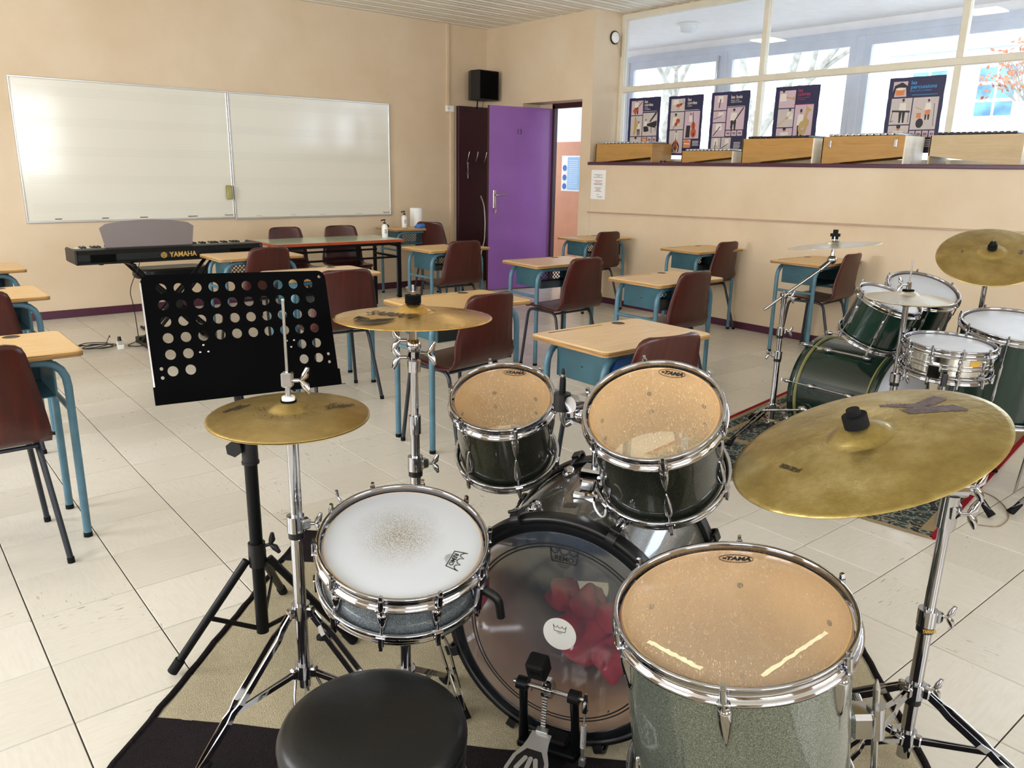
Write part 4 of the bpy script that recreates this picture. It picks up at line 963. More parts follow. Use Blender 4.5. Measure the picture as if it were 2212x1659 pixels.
# keyboard on X stand
K = thing('digital_piano', 'long black stage piano seen from behind, gold logo, on an X stand', 'keyboard', (1.86, 6.40, 0), -.005)
kw, zb, zt = 1.34, .660, .768
prof = [(-.15, zb+.012), (-.155, zb+.03), (-.155, zt-.035), (-.135, zt-.005), (-.10, zt), (.02, zt-.004), (.03, zt-.020), (.17, zt-.026), (.17, zb), (-.13, zb)]
n = len(prof); vs = [(-kw/2, y, z) for y, z in prof]+[(kw/2, y, z) for y, z in prof]
MB().add(vs, [tuple(range(n)), tuple(range(n, 2*n))[::-1]]+[(i, n+i, n+(i+1) % n, (i+1) % n) for i in range(n)]).obj('piano_case', M_['keyboard'], K)
for s in (-1, 1):
    MB().bb((s*(kw/2)-.012, -.158, zb+.002), (s*(kw/2)+.012, .175, zt+.0), bev=.01).obj('end_cheek', M_['keyboard'], K)
    MB().bb((s*.50-.085, -.1575, zb+.018), (s*.50+.085, -.155, zt-.035)).obj('speaker_grille', M_['felt'], K)
q = MB()
for k in range(50): q.bb((-.62+k*.0246, .035, zt-.026), (-.62+k*.0246+.0228, .168, zt-.006), bev=.002)
q.obj('white_keys', M_['key_white'], K)
q = MB()
for k in range(49):
    if k % 7 in (2, 6): continue
    q.bb((-.62+(k+1)*.0246-.006, .035, zt-.008), (-.62+(k+1)*.0246+.006, .12, zt+.006), bev=.002)
q.obj('black_keys', M_['key_white'] if False else M_['black_plastic'], K)
text_mesh('YAMAHA', .052, M_['gold_ink'], K, Tr(.055, -.1562, (zb+zt)/2-.006) @ Matrix.Rotation(PI/2, 4, 'X'), name='logo_lettering', bold=.0012, sx=.92)
q = MB()
for k in range(3): a = PI/2+k*PI/3*2; q.tube([(-.085, -.156, (zb+zt)/2-.006), (-.085+.017*math.cos(a), -.156, (zb+zt)/2-.006+.017*math.sin(a))], .0022, 6)
for rr in (.020, .0115): q.tube([(-.085+rr*math.cos(i*PI/12), -.1562, (zb+zt)/2-.006+rr*math.sin(i*PI/12)) for i in range(24)], .0022, 5, closed=True)
q.obj('logo_emblem', M_['gold_ink'], K)
M_['smoke'] = plain('grey_translucent_plastic', '756966', .4, 0, .02)
pts = []
for i in range(17):
    s = -1+2*i/16; pts.append((s*.335+0*s, .195-.035*s*s-(.02 if abs(s) == 1 else 0)))
P2 = [(x-.14, z) for x, z in pts]+[(.31-.14, 0), (-.31-.14, 0)]
MB().prism([(x, z) for x, z in P2], 0, .005, M=Tr(0, -.02, zt) @ Matrix.Rotation(PI/2-.12, 4, 'X')).obj('music_rest', M_['smoke'], K)
for s in (-1, 1):
    MB().tube([(s*.25, -.10, .012), (-s*.30, -.10, zb-.014)] if s > 0 else [(-.25, -.06, .012), (.30, -.06, zb-.014)], .014, 8).obj('stand_leg', M_['black_steel'], K)
    MB().tube([(s*.25, .12, .012), (-s*.30, .12, zb-.014)] if s > 0 else [(-.25, .09, .012), (.30, .09, zb-.014)], .014, 8).obj('stand_leg', M_['black_steel'], K)
    MB().tube([(s*.25, -.17, .014), (s*.25, .20, .014)], .014, 8).obj('stand_foot', M_['black_steel'], K)
    MB().tube([(s*.30, -.17, zb-.014), (s*.30, .19, zb-.014)], .013, 8).obj('stand_arm', M_['black_steel'], K)
    MB().box((s*.50, -.06, zb-.006), (.03, .03, .012), bev=.003).obj('rubber_foot', M_['rubber'], K)
MB().cyl((0, -.115, .33), (0, -.045, .33), .035, n=16).obj('pivot_disc', M_['black_plastic'], K)
t = thing('piano_bench', 'black padded bench behind the digital piano', 'bench', (2.03, 6.98, 0))
q = MB(); P = rounded(.60, .30, .12, 7); n = len(P)
vs = [(x*.97, y*.95, .455) for x, y in P]+[(x, y, .475) for x, y in P]+[(x*.98, y*.96, .515) for x, y in P]+[(x*.90, y*.86, .532) for x, y in P]
q.add(vs, [tuple(range(n))[::-1]]+[(k*n+i, k*n+(i+1) % n, (k+1)*n+(i+1) % n, (k+1)*n+i) for k in range(3) for i in range(n)]+[tuple(range(3*n, 4*n))], smooth=False).obj('cushion', M_['leather'], t)
for yy in (-.10, .10):
    for s in (-1, 1): MB().tube([(s*.24, yy+s*.012, .012), (-s*.20, yy+s*.012, .455)], .011, 8).obj('leg', M_['black_steel'], t)
for s in (-1, 1): MB().tube([(s*.24, -.17, .012), (s*.24, .17, .012)], .012, 8).obj('foot_bar', M_['black_steel'], t)
# power strip, adapter, cables
t = thing('power_strip', 'white power strip on the floor left of the piano stand', 'power strip', (1.455, 6.47, 0), -1.75)
MB().box((0, 0, .018), (.19, .05, .036), bev=.006).obj('strip_body', M_['white'], t)
for i in range(3): MB().cyl((-.05+i*.055, 0, .036), (-.05+i*.055, 0, .0375), .016, n=16).obj('socket', M_['grey_ink'], t)
MB().cyl((-.07, 0, .036), (-.075, 0, .070), .015, .012, n=10).obj('plug', M_['black_plastic'], t)
o = MB().box((0, 0, .025), (.085, .07, .05), bev=.006).obj('mains_adapter', M_['black_plastic']); o.location = (1.64, 6.56, 0); o.rotation_euler = (0, 0, .1); tag(o, 'black mains adapter box at the foot of the piano stand', 'adapter')
q = MB(); pts = []
for i in range(40): a = i*.55; r = .10+.03*math.sin(i*.7); pts.append((1.30+r*math.cos(a)*1.1, 6.52+r*math.sin(a)*.75, .006+.002*(i % 3)+i*.0006))
pts += [(1.36, 6.50, .03), (1.40, 6.53, .09), (1.40, 6.525, .075)]
q.tube(pts, .0035, 6); o = q.obj('cable_coil', M_['cable']); tag(o, 'loose coil of black cable on the floor left of the white power strip', 'cable')
q = MB().tube([(1.68, 6.55, .03), (1.60, 6.58, .01), (1.50, 6.47, .006), (1.56, 6.40, .006), (1.72, 6.44, .006)], .0035, 6, bend=.03)
q.tube([(1.62, 6.59, .03), (1.60, 6.55, .30), (1.53, 6.35, .45), (1.58, 6.24, .62), (1.60, 6.25, .66)], .003, 6, bend=.12); o = q.obj('piano_cable', M_['cable']); tag(o, 'thin black cable hanging from the piano to the adapter', 'cable')

# ------------------------------------------------------------------ rugs
def rug(name, label, origin, ang, w, l, bands, hgt=.010):
    """origin = far left corner; local x across (right), local y towards the drummer"""
    M = Tr(origin[0], origin[1], 0) @ Rz(ang); t = thing(name, label, 'rug', M=M)
    cur = 0
    for (nm, y1, mat, mar) in bands:
        q = MB(); n = 26; m = max(2, int((y1-cur)/.06)); rnd = random.Random(int(y1*100)); vs = []
        for j in range(m+1):
            for i in range(n+1):
                x = mar+(w-2*mar)*i/n; y = -(cur+(y1-cur)*j/m); jx = rnd.uniform(-.003, .003) if i in (0, n) else 0; jy = rnd.uniform(-.003, .003) if j in (0, m) else 0
                vs.append((x+jx, y+jy, hgt+rnd.uniform(-.0008, .0008)))
        fs = [(j*(n+1)+i, (j+1)*(n+1)+i, (j+1)*(n+1)+i+1, j*(n+1)+i+1) for j in range(m) for i in range(n)]
        q.add(vs, fs); q.bb((mar, -y1, .0005), (w-mar, -cur, hgt-.001)); q.obj(nm, mat, t); cur = y1
    return t
R1 = rug('striped_rug', 'cream and black striped rug under the front drum kit', (1.179, 2.657), math.atan2(-.715, .70), 1.92, 2.6, [('black_stripe', .245, M_['rug_black'], 0), ('cream_stripe', 1.09, M_['rug_cream'], .018), ('black_stripe', 1.60, M_['rug_black'], 0), ('cream_stripe', 2.60, M_['rug_cream'], .018)])
for xx in (0, 1.92):
    q = MB(); rnd = random.Random(3); pts = [(xx+rnd.uniform(-.003, .003), -.05*i, .006) for i in range(53)]
    q.tube(pts, .009, 6).obj('bound_edge', M_['rug_black'], R1)
# patterned rug under the green kit: corners near (3.10,1.14) and (3.59,2.45)
A = Vector((2.92, 2.42)); ang2 = .14
t = thing('patterned_rug', 'dark teal patterned rug with red edge under the green drum kit', 'rug', M=Tr(A.x, A.y, 0) @ Rz(ang2))
RL, RW = 1.95, 1.30
MB().bb((0, -RW, .0005), (RL, 0, .007)).obj('rug_back', M_['rug_tan'], t)
for k in range(2):
    for i in range(4):
        MB().bb((.075+i*.465, -.12-.40-k*.45, .007), (.075+i*.465+.41, -.12-k*.45, .0085)).obj('pattern_field', M_['persian'], t)
MB().bb((.06, -RW+.05, .007), (RL-.06, -1.02, .0085)).obj('pattern_field', M_['persian'], t)
MB().bb((.03, -.085, .007), (RL-.03, -.03, .0088)).obj('pattern_border', M_['persian'], t)
MB().bb((.0, -RW, .006), (.045, 0, .0095)).obj('pattern_border', M_['persian'], t)
MB().bb((-.012, -RW-.01, .002), (0, .012, .009)).obj('bound_edge', M_['rug_tan'], t)
MB().bb((RL, -RW-.01, .002), (RL+.02, .012, .009)).obj('fringe', M_['rug_red'], t); MB().bb((-.01, 0, .002), (RL+.02, .022, .009)).obj('fringe', M_['rug_red'], t); MB().bb((-.01, -RW-.022, .002), (RL+.02, -RW, .009)).obj('fringe', M_['rug_red'], t)

# ------------------------------------------------------------------ drums
def hoop_prof(R, top, dirn):
    """triple flanged hoop; dirn=-1 the flange hangs down from z=top"""
    s = dirn
    return [(R-.007, top+s*.012), (R-.008, top+s*.004), (R-.006, top), (R-.001, top+s*-.0), (R+.001, top+s*.003), (R-.002, top+s*.006), (R-.004, top+s*.010), (R-.004, top+s*.022), (R+.001, top+s*.025), (R+.006, top+s*.029), (R+.006, top+s*.032), (R-.002, top+s*.032), (R-.008, top+s*.022)]
def logo_oval(parent, x, y, z, s, txt, rot, mat):
    q = MB(); q.tube([(x+math.cos(a)*s*1.55*math.cos(rot)-math.sin(a)*s*.62*math.sin(rot), y+math.cos(a)*s*1.55*math.sin(rot)+math.sin(a)*s*.62*math.cos(rot), z) for a in [i*PI/20 for i in range(40)]], (.0006, .0003), flat=(0, 0, 1), closed=True)
    q.obj('logo_oval', mat, parent)
    text_mesh(txt, s*.78, mat, parent, Tr(x, y, z) @ Rz(rot) @ Tr(s*.17, -s*.02, 0), name='logo_lettering', bold=s*.04, shear=.25, sx=1.05, depth=.0003)
    q = MB(); k = s*.22
    for dx, dy, w, h in ((-.9, .35, 1.5, .35), (-.9, -.25, 1.5, .3), (-1.35, .05, .35, 1.3), (-.45, .05, .35, 1.3), (-.9, .05, .3, .9)): q.box((dx*k, dy*k, 0), (w*k, h*k, .0006))
    o = q.obj('logo_emblem', mat, parent); o.matrix_local = Tr(x, y, z) @ Rz(rot) @ Tr(-s*.83, -s*.02, 0)
def crown(parent, x, y, z, s, rot, mat, txt='REMO'):
    q = MB(); F = Tr(x, y, z) @ Rz(rot)
    P = [(-1.0, -.34), (-1.18, .86), (-1.02, .50), (-.80, .34), (-.58, .40), (-.40, .78), (-.30, .44), (0, .28), (.30, .44), (.40, .78), (.58, .40), (.80, .34), (1.02, .50), (1.18, .86), (1.0, -.34)]
    q.tube([(px*s, py*s, 0) for px, py in P], (.0004, s*.035), flat=(0, 0, 1), M=F)
    q.tube([(-1.0*s, -.34*s, 0), (1.0*s, -.34*s, 0)], (.0004, s*.035), flat=(0, 0, 1), M=F)
    q.obj('crown_print', mat, parent)
    text_mesh(txt, s*.56, mat, parent, F @ Tr(0, -.04*s, 0), name='logo_lettering', bold=s*.01, sx=1.05, depth=.0003)
    q = MB()
    for k in range(3): q.box((0, -s*(.52+.13*k), 0), (s*(1.1-.25*k), s*.022, .0004), M=F)
    q.obj('small_print', mat, parent)
def lug_mesh(r, z0, z1, w, style):
    """lug body bulging from radius r, between heights z0 (hoop end) and z1 (pointed end)"""
    q = MB(); n = 9; sgn = 1 if z1 > z0 else -1; rings = []
    if style == 'drop': ws = [(0, .62, .55), (.04, .95, .95), (.12, 1, 1.05), (.3, 1, 1.0), (.55, .82, .8), (.78, .52, .52), (.93, .26, .3), (1, .05, .08)]
    else: ws = [(0, .62, .6), (.06, .9, .95), (.2, 1, 1.1), (.38, .72, .8), (.5, .62, .62), (.62, .72, .8), (.8, 1, 1.1), (.94, .9, .95), (1, .62, .6)]
    vs = []
    for t, a, bb in ws:
        z = z0+(z1-z0)*t
        for k in range(n):
            th = -PI/2+PI*k/(n-1); vs.append((r-.002+math.cos(th)*w*1.15*bb+(.003 if 0 < k < n-1 else 0), math.sin(th)*w*a, z))
    m = len(ws); fs = [(i*n+k, i*n+k+1, (i+1)*n+k+1, (i+1)*n+k) for i in range(m-1) for k in range(n-1)]+[tuple(range(n)), tuple(range((m-1)*n, m*n))]
    q.add(vs, fs, smooth=True); return q
def drum(name, label, cat, C, n, D, L, shell, head, reso, lugs, az0, inner=None, lugstyle='drop', lw=.011, group=None, lugz=.075, reso_hoop=True, shellmat2=None, facing=None, rod_vis=True):
    R = D/2; Rs = R-.012; F = frame(C, n, facing) @ Tr(0, 0, -L); t = thing(name, label, cat, M=F, group=group)
    zt = L
    q = MB(); sh0, sh1 = .016, L-.016
    q.lathe([(Rs, sh0), (Rs, sh1)], 72, mat=0)
    q.lathe([(Rs, sh1), (Rs-.004, sh1+.004), (Rs-.007, sh1), (Rs-.007, sh0), (Rs-.004, sh0-.004), (Rs, sh0)], 72, mat=1); q.obj('shell', [shell, inner or M_['brown_inner']], t)
    MB().lathe([(0, L-.0125), (R*.5, L-.0125), (Rs-.006, L-.0125), (Rs-.002, L-.0135), (Rs+.002, L-.019)], 72).obj('batter_head', head, t)
    MB().lathe([(0, .010), (Rs-.004, .010), (Rs+.002, .016)], 64).obj('resonant_head', reso, t)
    MB().lathe(hoop_prof(R, L, -1), 72, close=True).obj('top_hoop', M_['chrome'], t)
    if reso_hoop: MB().lathe(hoop_prof(R, 0, 1), 72, close=True).obj('bottom_hoop', M_['chrome'], t)
    lugo = {}
    for k in range(lugs):
        a = az0+2*PI*k/lugs; M = Rz(a)
        ends = ((L-.045, L-.045-lugz, 1),) if lugstyle == 'snare' else ((L-.045, L-.045-lugz, 1), (.045, .045+lugz, 0))
        if lugstyle == 'snare': ends = ((L-.038, .038, 2),)
        if lugstyle == 'snare_drop': ends = ((L-.044, .026, 1),)
        if lugstyle == 'long': ends = ((L*.72, L*.28, 2),)
        for z0, z1, topf in ends:
            key = (round(z0, 4), round(z1, 4))
            if key not in lugo: lugo[key] = lug_mesh(Rs, z0, z1, lw, 'drop' if topf < 2 else 'double').obj('lug', M_['chrome'], t); o = lugo[key]; o.matrix_local = M
            else: o = lugo[key].copy(); COL.objects.link(o); o.matrix_local = M
        for (za, zb_) in ((L+.004, L-.05), (-.004, .05)):
            if lugstyle == 'long': zb_ = L*.70 if za > 0 else L*.30
            key = ('r', za)
            if key not in lugo:
                s = 1 if za > 0 else -1; q = MB(); q.cyl((R+.004, 0, za-s*.006), (R-.0005, 0, zb_), .0030, n=7); q.cyl((R+.004, 0, za-s*.030), (R+.004, 0, za-s*.004), .0062, n=8); q.box((R+.004, 0, za+s*.002), (.007, .007, .011))
                q.box((R+.003, 0, za-s*.031), (.014, .022, .006), bev=.002)
                lugo[key] = o = q.obj('tension_rod', M_['chrome'], t); o.matrix_local = M
            else: o = lugo[key].copy(); COL.objects.link(o); o.matrix_local = M
    if inner is None:      # screw plates seen through the clear film
        sp = None
        for k in range(lugs):
            a = az0+2*PI*k/lugs
            for zz in ((L-.075, L-.11), (.075, .11))[:2]:
                z_ = sum(zz)/2
                if sp is None: sp = MB().cyl((Rs-.0072, 0, 0), (Rs-.0105, 0, 0), .0062, n=10).obj('screw_plate', M_['screw'], t); o = sp
                else: o = sp.copy(); COL.objects.link(o)
                o.matrix_local = Rz(a) @ Tr(0, 0, z_)
    return t
S_, SD = M_['sparkle'], M_['sparkle_dark']
FARX = (math.sin(YAW), math.cos(YAW), 0)
def to_cam(C, n):   # local polar angle convention: x axis faces the camera
    return None
tom1 = drum('rack_tom', 'smaller dark sparkle rack drum of the front kit, left of the larger one', 'drum', (1.272, 1.572, .794), (-.315, -.272, .908), .285, .237, SD, M_['head_clear'], M_['head_reso'], 6, math.radians(10), group='sparkle drums of the front kit')
tom2 = drum('rack_tom', 'larger dark sparkle rack drum of the front kit, nearer the big ride cymbal', 'drum', (1.350, 1.120, .857), (-.452, -.20, .87), .325, .248, SD, M_['head_clear'], M_['head_reso'], 6, math.radians(2), group='sparkle drums of the front kit')
ftom = drum('floor_tom', 'big silver green sparkle floor drum at the bottom right, tan head with scraped tape', 'drum', (1.130, .722, .618), (-.164, .026, .986), .43, .42, S_, M_['head_floor'], M_['head_tan_reflect'], 6, math.radians(-5), lugz=.085, lw=.0125, group='sparkle drums of the front kit')
snare = drum('snare_drum', 'silver sparkle snare drum with worn white head beside the hi hat', 'drum', (.83, 1.361, .593), (-.118, -.245, .962), .375, .131, M_['sparkle_grey'], M_['head_coated'], M_['head_white'], 10, math.radians(-13), inner=M_['brown_inner'], lugstyle='snare_drop', lw=.0125)
# prints. local x points at the camera, so the far side of a head is at -x; text up = away from camera
UPR = PI/2     # rotate text so that its up direction is local -x ... (x right on screen = +y)
logo_oval(tom1, -.104, .040, .237-.0118, .020, 'TAMA', math.radians(78), M_['ink'])
logo_oval(tom2, -.118, .054, .248-.0118, .021, 'TAMA', math.radians(66), M_['ink'])
logo_oval(ftom, -.169, .010, .42-.0118, .0215, 'TAMA', math.radians(88), M_['ink'])
crown(snare, .060, .108, .131-.0118, .0245, math.radians(-25), M_['ink'])
for (x0, y0, x1, y1, w) in ((.096, -.145, .159, -.053, .012), (.167, .042, .049, .154, .010)):
    q = MB(); rnd = random.Random(int(x0*1000)); k = 22; vs = []
    dx, dy = x1-x0, y1-y0; l = math.hypot(dx, dy); nx, ny = -dy/l, dx/l
    for i in range(k+1):
        u = i/k; a = w/2*rnd.uniform(.45, 1.0); c = w/2*rnd.uniform(.55, 1.0); px, py = x0+dx*u, y0+dy*u
        vs += [(px+nx*a, py+ny*a, .42-.0119), (px-nx*c, py-ny*c, .42-.0119)]
    q.add(vs, [(2*i, 2*i+1, 2*i+3, 2*i+2) for i in range(k)]); q.obj('tape_residue', plain('yellowed_tape', 'e6dab2', .7, 0, .1, 60), ftom)
# floor tom legs and brackets
def ftom_leg(az, zr, tip=.065):
    M = Rz(az); R = .43/2
    b = MB().box((R+.012, 0, zr), (.045, .05, .06), bev=.008, M=M); b.cyl((R+.040, -.0, zr-.036), (R+.040, 0, zr+.036), .017, n=14, M=M); b.cyl((R+.02, .02, zr+.01), (R+.02, .05, zr+.01), .009, n=8, M=M)
    o = b.obj('leg_bracket', M_['chrome'], ftom)
    MB().cyl((R+.040, 0, -.190), (R+.040, 0, zr+tip), .0065, n=10, M=M).cyl((R+.040, 0, zr+tip), (R+.040, 0, zr+tip+.02), .0065, .002, n=10, M=M).obj('leg', M_['steel'], ftom)
    MB().cyl((R+.040, 0, -.200), (R+.040, 0, -.165), .012, .009, n=12, M=M).obj('rubber_foot', M_['rubber'], ftom)
for az, zr, tip in ((97, .150, .075), (-33, .06, .16), (200, .17, .065)): ftom_leg(math.radians(az), zr, tip)
# snare strainer, butt plate, stand
MB().box((.375/2+.004, 0, .05), (.02, .045, .07), bev=.004, M=Rz(math.radians(62))).obj('strainer', M_['chrome'], snare)
MB().tube([(.375/2+.012, 0, .06), (.375/2+.045, 0, .05), (.375/2+.055, .0, .0)], .010, 8, bend=.02, M=Rz(math.radians(62))).obj('strainer_lever', M_['black_plastic'], snare)
o = MB().box((.375/2+.002, 0, .065), (.012, .02, .045), bev=.003, M=Rz(math.radians(-135))).obj('muffler_knob', M_['chrome'], snare)
MB().tube([(.375/2+.005, 0, .10), (.375/2+.03, 0, .115), (.375/2+.035, 0, .135)], .004, 6, M=Rz(math.radians(-135))).obj('clip', M_['chrome'], snare)

# bass drum of the front kit
BC = Vector((1.158, 1.201, .300)); BN = Vector((-.889, -.458, 0)).normalized(); BR = .30; BL = .47
FB = frame(BC, BN, (0, 0, 1))     # local x up, z toward the drummer, y = z cross x
bass = thing('bass_drum', 'large grey sparkle bass drum with smoky clear head and black hoops', 'drum', M=FB, group='sparkle drums of the front kit')
Rs = .283
q = MB(); q.lathe([(Rs, -.012), (Rs, -BL+.012)], 96, mat=0); q.lathe([(Rs, -BL+.012), (Rs-.008, -BL+.010), (Rs-.008, -.014), (Rs, -.012)], 96, mat=1); q.obj('shell', [M_['sparkle_bronze'], M_['brown_inner']], bass)
for z0, z1 in ((.0, -.042), (-BL+.042, -BL)):
    MB().lathe([(BR-.014, z0), (BR-.001, z0), (BR, z0-.002), (BR, z1+.002), (BR-.001, z1), (BR-.014, z1)], 96, close=True).obj('hoop', M_['black_plastic'], bass)
MB().lathe([(0, -.006), (.2, -.006), (BR-.040, -.006), (BR-.018, -.010), (BR-.0145, -.018)], 96).obj('batter_head', M_['head_bass'], bass)
MB().lathe([(BR-.0145, -.0035), (BR-.034, -.0035), (BR-.037, -.006)], 96).obj('head_collar', M_['head_black'], bass)
for rr in (.232, .224): MB().lathe([(rr, -.0052), (rr+.0035, -.0052)], 96).obj('ring_print', M_['ink'], bass)
crown(bass, .200, -.004, -.0050, .030, -PI/2, M_['ink'])
p = MB().lathe([(0, -.0048), (.040, -.0048), (.042, -.0054)], 36).obj('centre_sticker', M_['sticker'], bass)
crown(bass, .012, 0, -.0044, .014, -PI/2, M_['ink'], txt='')
# front head with an off centre opening
q = MB(); n = 72; hc, hr = (-.122, .077), .072; vs = []
for i in range(n):
    a = 2*PI*i/n; vs += [((BR-.016)*math.cos(a), (BR-.016)*math.sin(a), -BL+.008)]
for i in range(n):
    a = 2*PI*i/n; vs += [(hc[0]+hr*math.cos(a), hc[1]+hr*math.sin(a), -BL+.008)]
q.add(vs, [(i, (i+1) % n, n+(i+1) % n, n+i) for i in range(n)]).obj('front_head', M_['head_black'], bass)
MB().tube([(hc[0]+hr*math.cos(2*PI*i/40), hc[1]+hr*math.sin(2*PI*i/40), -BL+.006) for i in range(40)], .003, 6, closed=True).obj('port_ring', M_['black_plastic'], bass)
lg = None
for k in range(8):
    a = math.radians(22.5+45*k)
    q = MB(); q.tube([(BR+.016, 0, .004), (BR+.010, 0, -.004), (BR+.010, 0, -.05)], .0045, 7); q.tube([(BR-.012, 0, .010), (BR+.006, 0, .014), (BR+.016, 0, -.002), (BR+.010, 0, -.036)], (.011, .004), flat=(0, 1, 0), bend=.01)
    q.cyl((BR+.010, 0, -.05), (Rs+.018, 0, -.10), .0035, n=7); q.tube([(BR+.024, -.012, .004), (BR+.024, .012, .004)], .004, 6)
    cl = q.obj('claw_and_rod', M_['black_plastic'], bass); cl.matrix_local = Rz(a)
    l1 = MB().sphere((Rs+.008, 0, -.105), (.017, .017, .030), 12).obj('lug', M_['chrome'], bass); l1.matrix_local = Rz(a)
    l2 = MB().sphere((Rs+.008, 0, -BL+.105), (.017, .017, .030), 12).obj('lug', M_['chrome'], bass); l2.matrix_local = Rz(a)
    q = MB(); q.tube([(BR-.012, 0, -BL-.010), (BR+.006, 0, -BL-.014), (BR+.016, 0, -BL+.002), (BR+.010, 0, -BL+.036)], (.011, .004), flat=(0, 1, 0), bend=.01); q.cyl((BR+.010, 0, -BL-.0), (Rs+.018, 0, -BL+.10), .0035, n=7)
    cl = q.obj('claw_and_rod', M_['black_plastic'], bass); cl.matrix_local = Rz(a)
MB().lathe([(Rs+.0008, -.11), (Rs+.0008, -.14)], 20, a0=.03, a1=.14).obj('shell_badge', M_['screw'], bass)
# red cloth damping inside
t = thing('red_cloth', 'crumpled red cloth stuffed inside the big bass drum', 'cloth', M=FB @ Tr(-.11, -.01, -.25))
def lump(seed, c, s, mat, name='cloth_fold'):
    bm = bmesh.new(); bmesh.ops.create_icosphere(bm, subdivisions=4, radius=1); rnd = random.Random(seed); dirs = [Vector((rnd.uniform(-1, 1), rnd.uniform(-1, 1), rnd.uniform(-1, 1))).normalized() for _ in range(46)]
    for v in bm.verts:
        d = v.co.normalized(); k = 1+sum(.22*max(0, d.dot(e))**14*(1 if i % 2 else -1.2) for i, e in enumerate(dirs)); v.co = Vector((d.x*s[0], d.y*s[1], d.z*s[2]))*k+Vector(c)
    me = bpy.data.meshes.new(name); bm.to_mesh(me); bm.free(); me.materials.append(mat)
    for p_ in me.polygons: p_.use_smooth = True
    o = bpy.data.objects.new(name, me); COL.objects.link(o); return o
for i, (c, s) in enumerate((((.035, .095, -.06), (.045, .055, .04)), ((.035, .02, -.04), (.045, .05, .05)), ((.03, -.055, .0), (.045, .05, .05)), ((-.04, -.065, .07), (.05, .045, .05)), ((-.05, .04, -.02), (.06, .08, .07)))):
    o = lump(i+3, c, s, M_['cloth_red']); o.parent = t
# tom mount on the bass drum
mt = thing('tom_mount', 'chrome post and clamps on the bass drum holding both rack drums', 'stand', (1.352, 1.290, .578))
q = MB(); q.box((0, 0, .010), (.085, .10, .020), bev=.006, M=Rz(.47)); q.box((0, 0, .035), (.06, .07, .035), bev=.008, M=Rz(.47)); q.obj('base_plate', M_['chrome'], mt)
MB().box((0, -.0, .063), (.055, .075, .030), bev=.006, M=Rz(.47)).obj('base_clamp', M_['chrome'], mt)
MB().cyl((0, 0, .02), (0, 0, .225), .0125, n=18).obj('post', M_['chrome'], mt)
q = MB(); q.tube([(-.035, -.03, .055), (-.065, -.05, .045)], .005, 7); q.box((-.075, -.055, .035), (.006, .035, .022), bev=.004); q.obj('wing_bolt', M_['chrome'], mt)
q = MB(); q.box((0, .03, .235), (.05, .08, .045), bev=.01); q.cyl((-.04, .06, .235), (.03, .06, .235), .020, n=16); q.sphere((-.01, .05, .205), .022); q.obj('head_clamp', M_['chrome'], mt)
MB().tube([(-.005, .09, .175), (-.01, .108, .160), (-.022, .110, .185), (-.022, .110, .300)], .0065, 9, bend=.03).obj('left_arm', M_['steel'], mt)
q = MB(); q.box((-.022, .110, .228), (.040, .040, .045), bev=.010); q.cyl((-.022, .110, .205), (-.022, .110, .250), .022, n=18); q.obj('memory_lock', M_['black_plastic'], mt)
MB().tube([(-.022, .110, .250), (-.022, .110, .285), (-.022, .110, .315)], [.0085, .008, .003], 9).obj('arm_tip', M_['black_steel'], mt)
MB().tube([(0, 0, .235), (.03, .004, .240)], .006, 8).obj('right_arm', M_['steel'], mt)
MB().box((-.006, .098, .205), (.022, .045, .045), bev=.008).obj('tom_bracket', M_['chrome'], mt)
q = MB().tube([(-.06, -.05, .045), (-.085, -.08, .02), (-.075, -.10, -.005), (-.045, -.085, .0), (-.03, -.05, .03)], .0028, 6, bend=.02)
o = q.obj('white_cord_loop', M_['white']); o.location = (1.352, 1.290, .578); tag(o, 'loop of thin white cord tied to the drum mount', 'cord')

# bass drum pedal: local x forward to the drum, z up
PB = BC+BN*.02; PM = Tr(PB.x, PB.y, .012) @ Rz(math.atan2(-BN.y, -BN.x)) @ Matrix.Diagonal((1, 1, .84, 1))
ped = thing('bass_pedal', 'bass drum pedal with silver footboard, chain and black beater', 'pedal', M=PM)
MB().bb((-.30, -.05, 0), (.02, .05, .006), bev=.002).obj('base_plate', M_['black_steel'], ped)
q = MB(); q.box((-.005, 0, .02), (.05, .09, .03), bev=.006); q.obj('hoop_clamp', M_['black_steel'], ped)
for s in (-1, 1):
    q = MB(); q.tube([(-.02, s*.068, .0), (-.03, s*.066, .12), (-.04, s*.064, .205)], [.013, .010, .011], 10); q.cyl((-.04, s*.052, .210), (-.04, s*.078, .210), .018, n=16); q.obj('upright', M_['black_steel'], ped)
MB().bb((-.05, -.075, 0), (.0, .075, .02), bev=.004).obj('frame_foot', M_['black_steel'], ped)
MB().cyl((-.04, -.088, .210), (-.04, .088, .210), .0065, n=6).obj('axle', M_['steel'], ped)
q = MB(); q.cyl((-.04, -.012, .210), (-.04, .012, .210), .020, n=18); q.box((-.045, .0, .235), (.022, .022, .03), bev=.003); q.obj('cam', M_['chrome'], ped)
q = MB(); q.lathe([(.022, -.010), (.026, -.006), (.026, .006), (.022, .010)], 24, M=Tr(-.04, 0, .210) @ Matrix.Rotation(PI/2, 4, 'X'), a0=.2, a1=2.4); q.obj('sprocket', M_['steel'], ped)
MB().cyl((-.045, 0, .22), (-.085, .006, .305), .0035, n=8).obj('beater_rod', M_['chrome'], ped)
bt = MB(); bt.box((0, 0, 0), (.046, .046, .060), bev=.005, M=Tr(-.092, .008, .322) @ Matrix.Rotation(-.35, 4, 'Y')); bt.obj('beater', M_['rubber'], ped)
MB().box((0, 0, 0), (.001, .022, .014), M=Tr(-.092, .008, .322) @ Matrix.Rotation(-.35, 4, 'Y') @ Tr(-.0237, 0, .004)).obj('raised_badge', M_['black_steel'], ped)
q = MB()
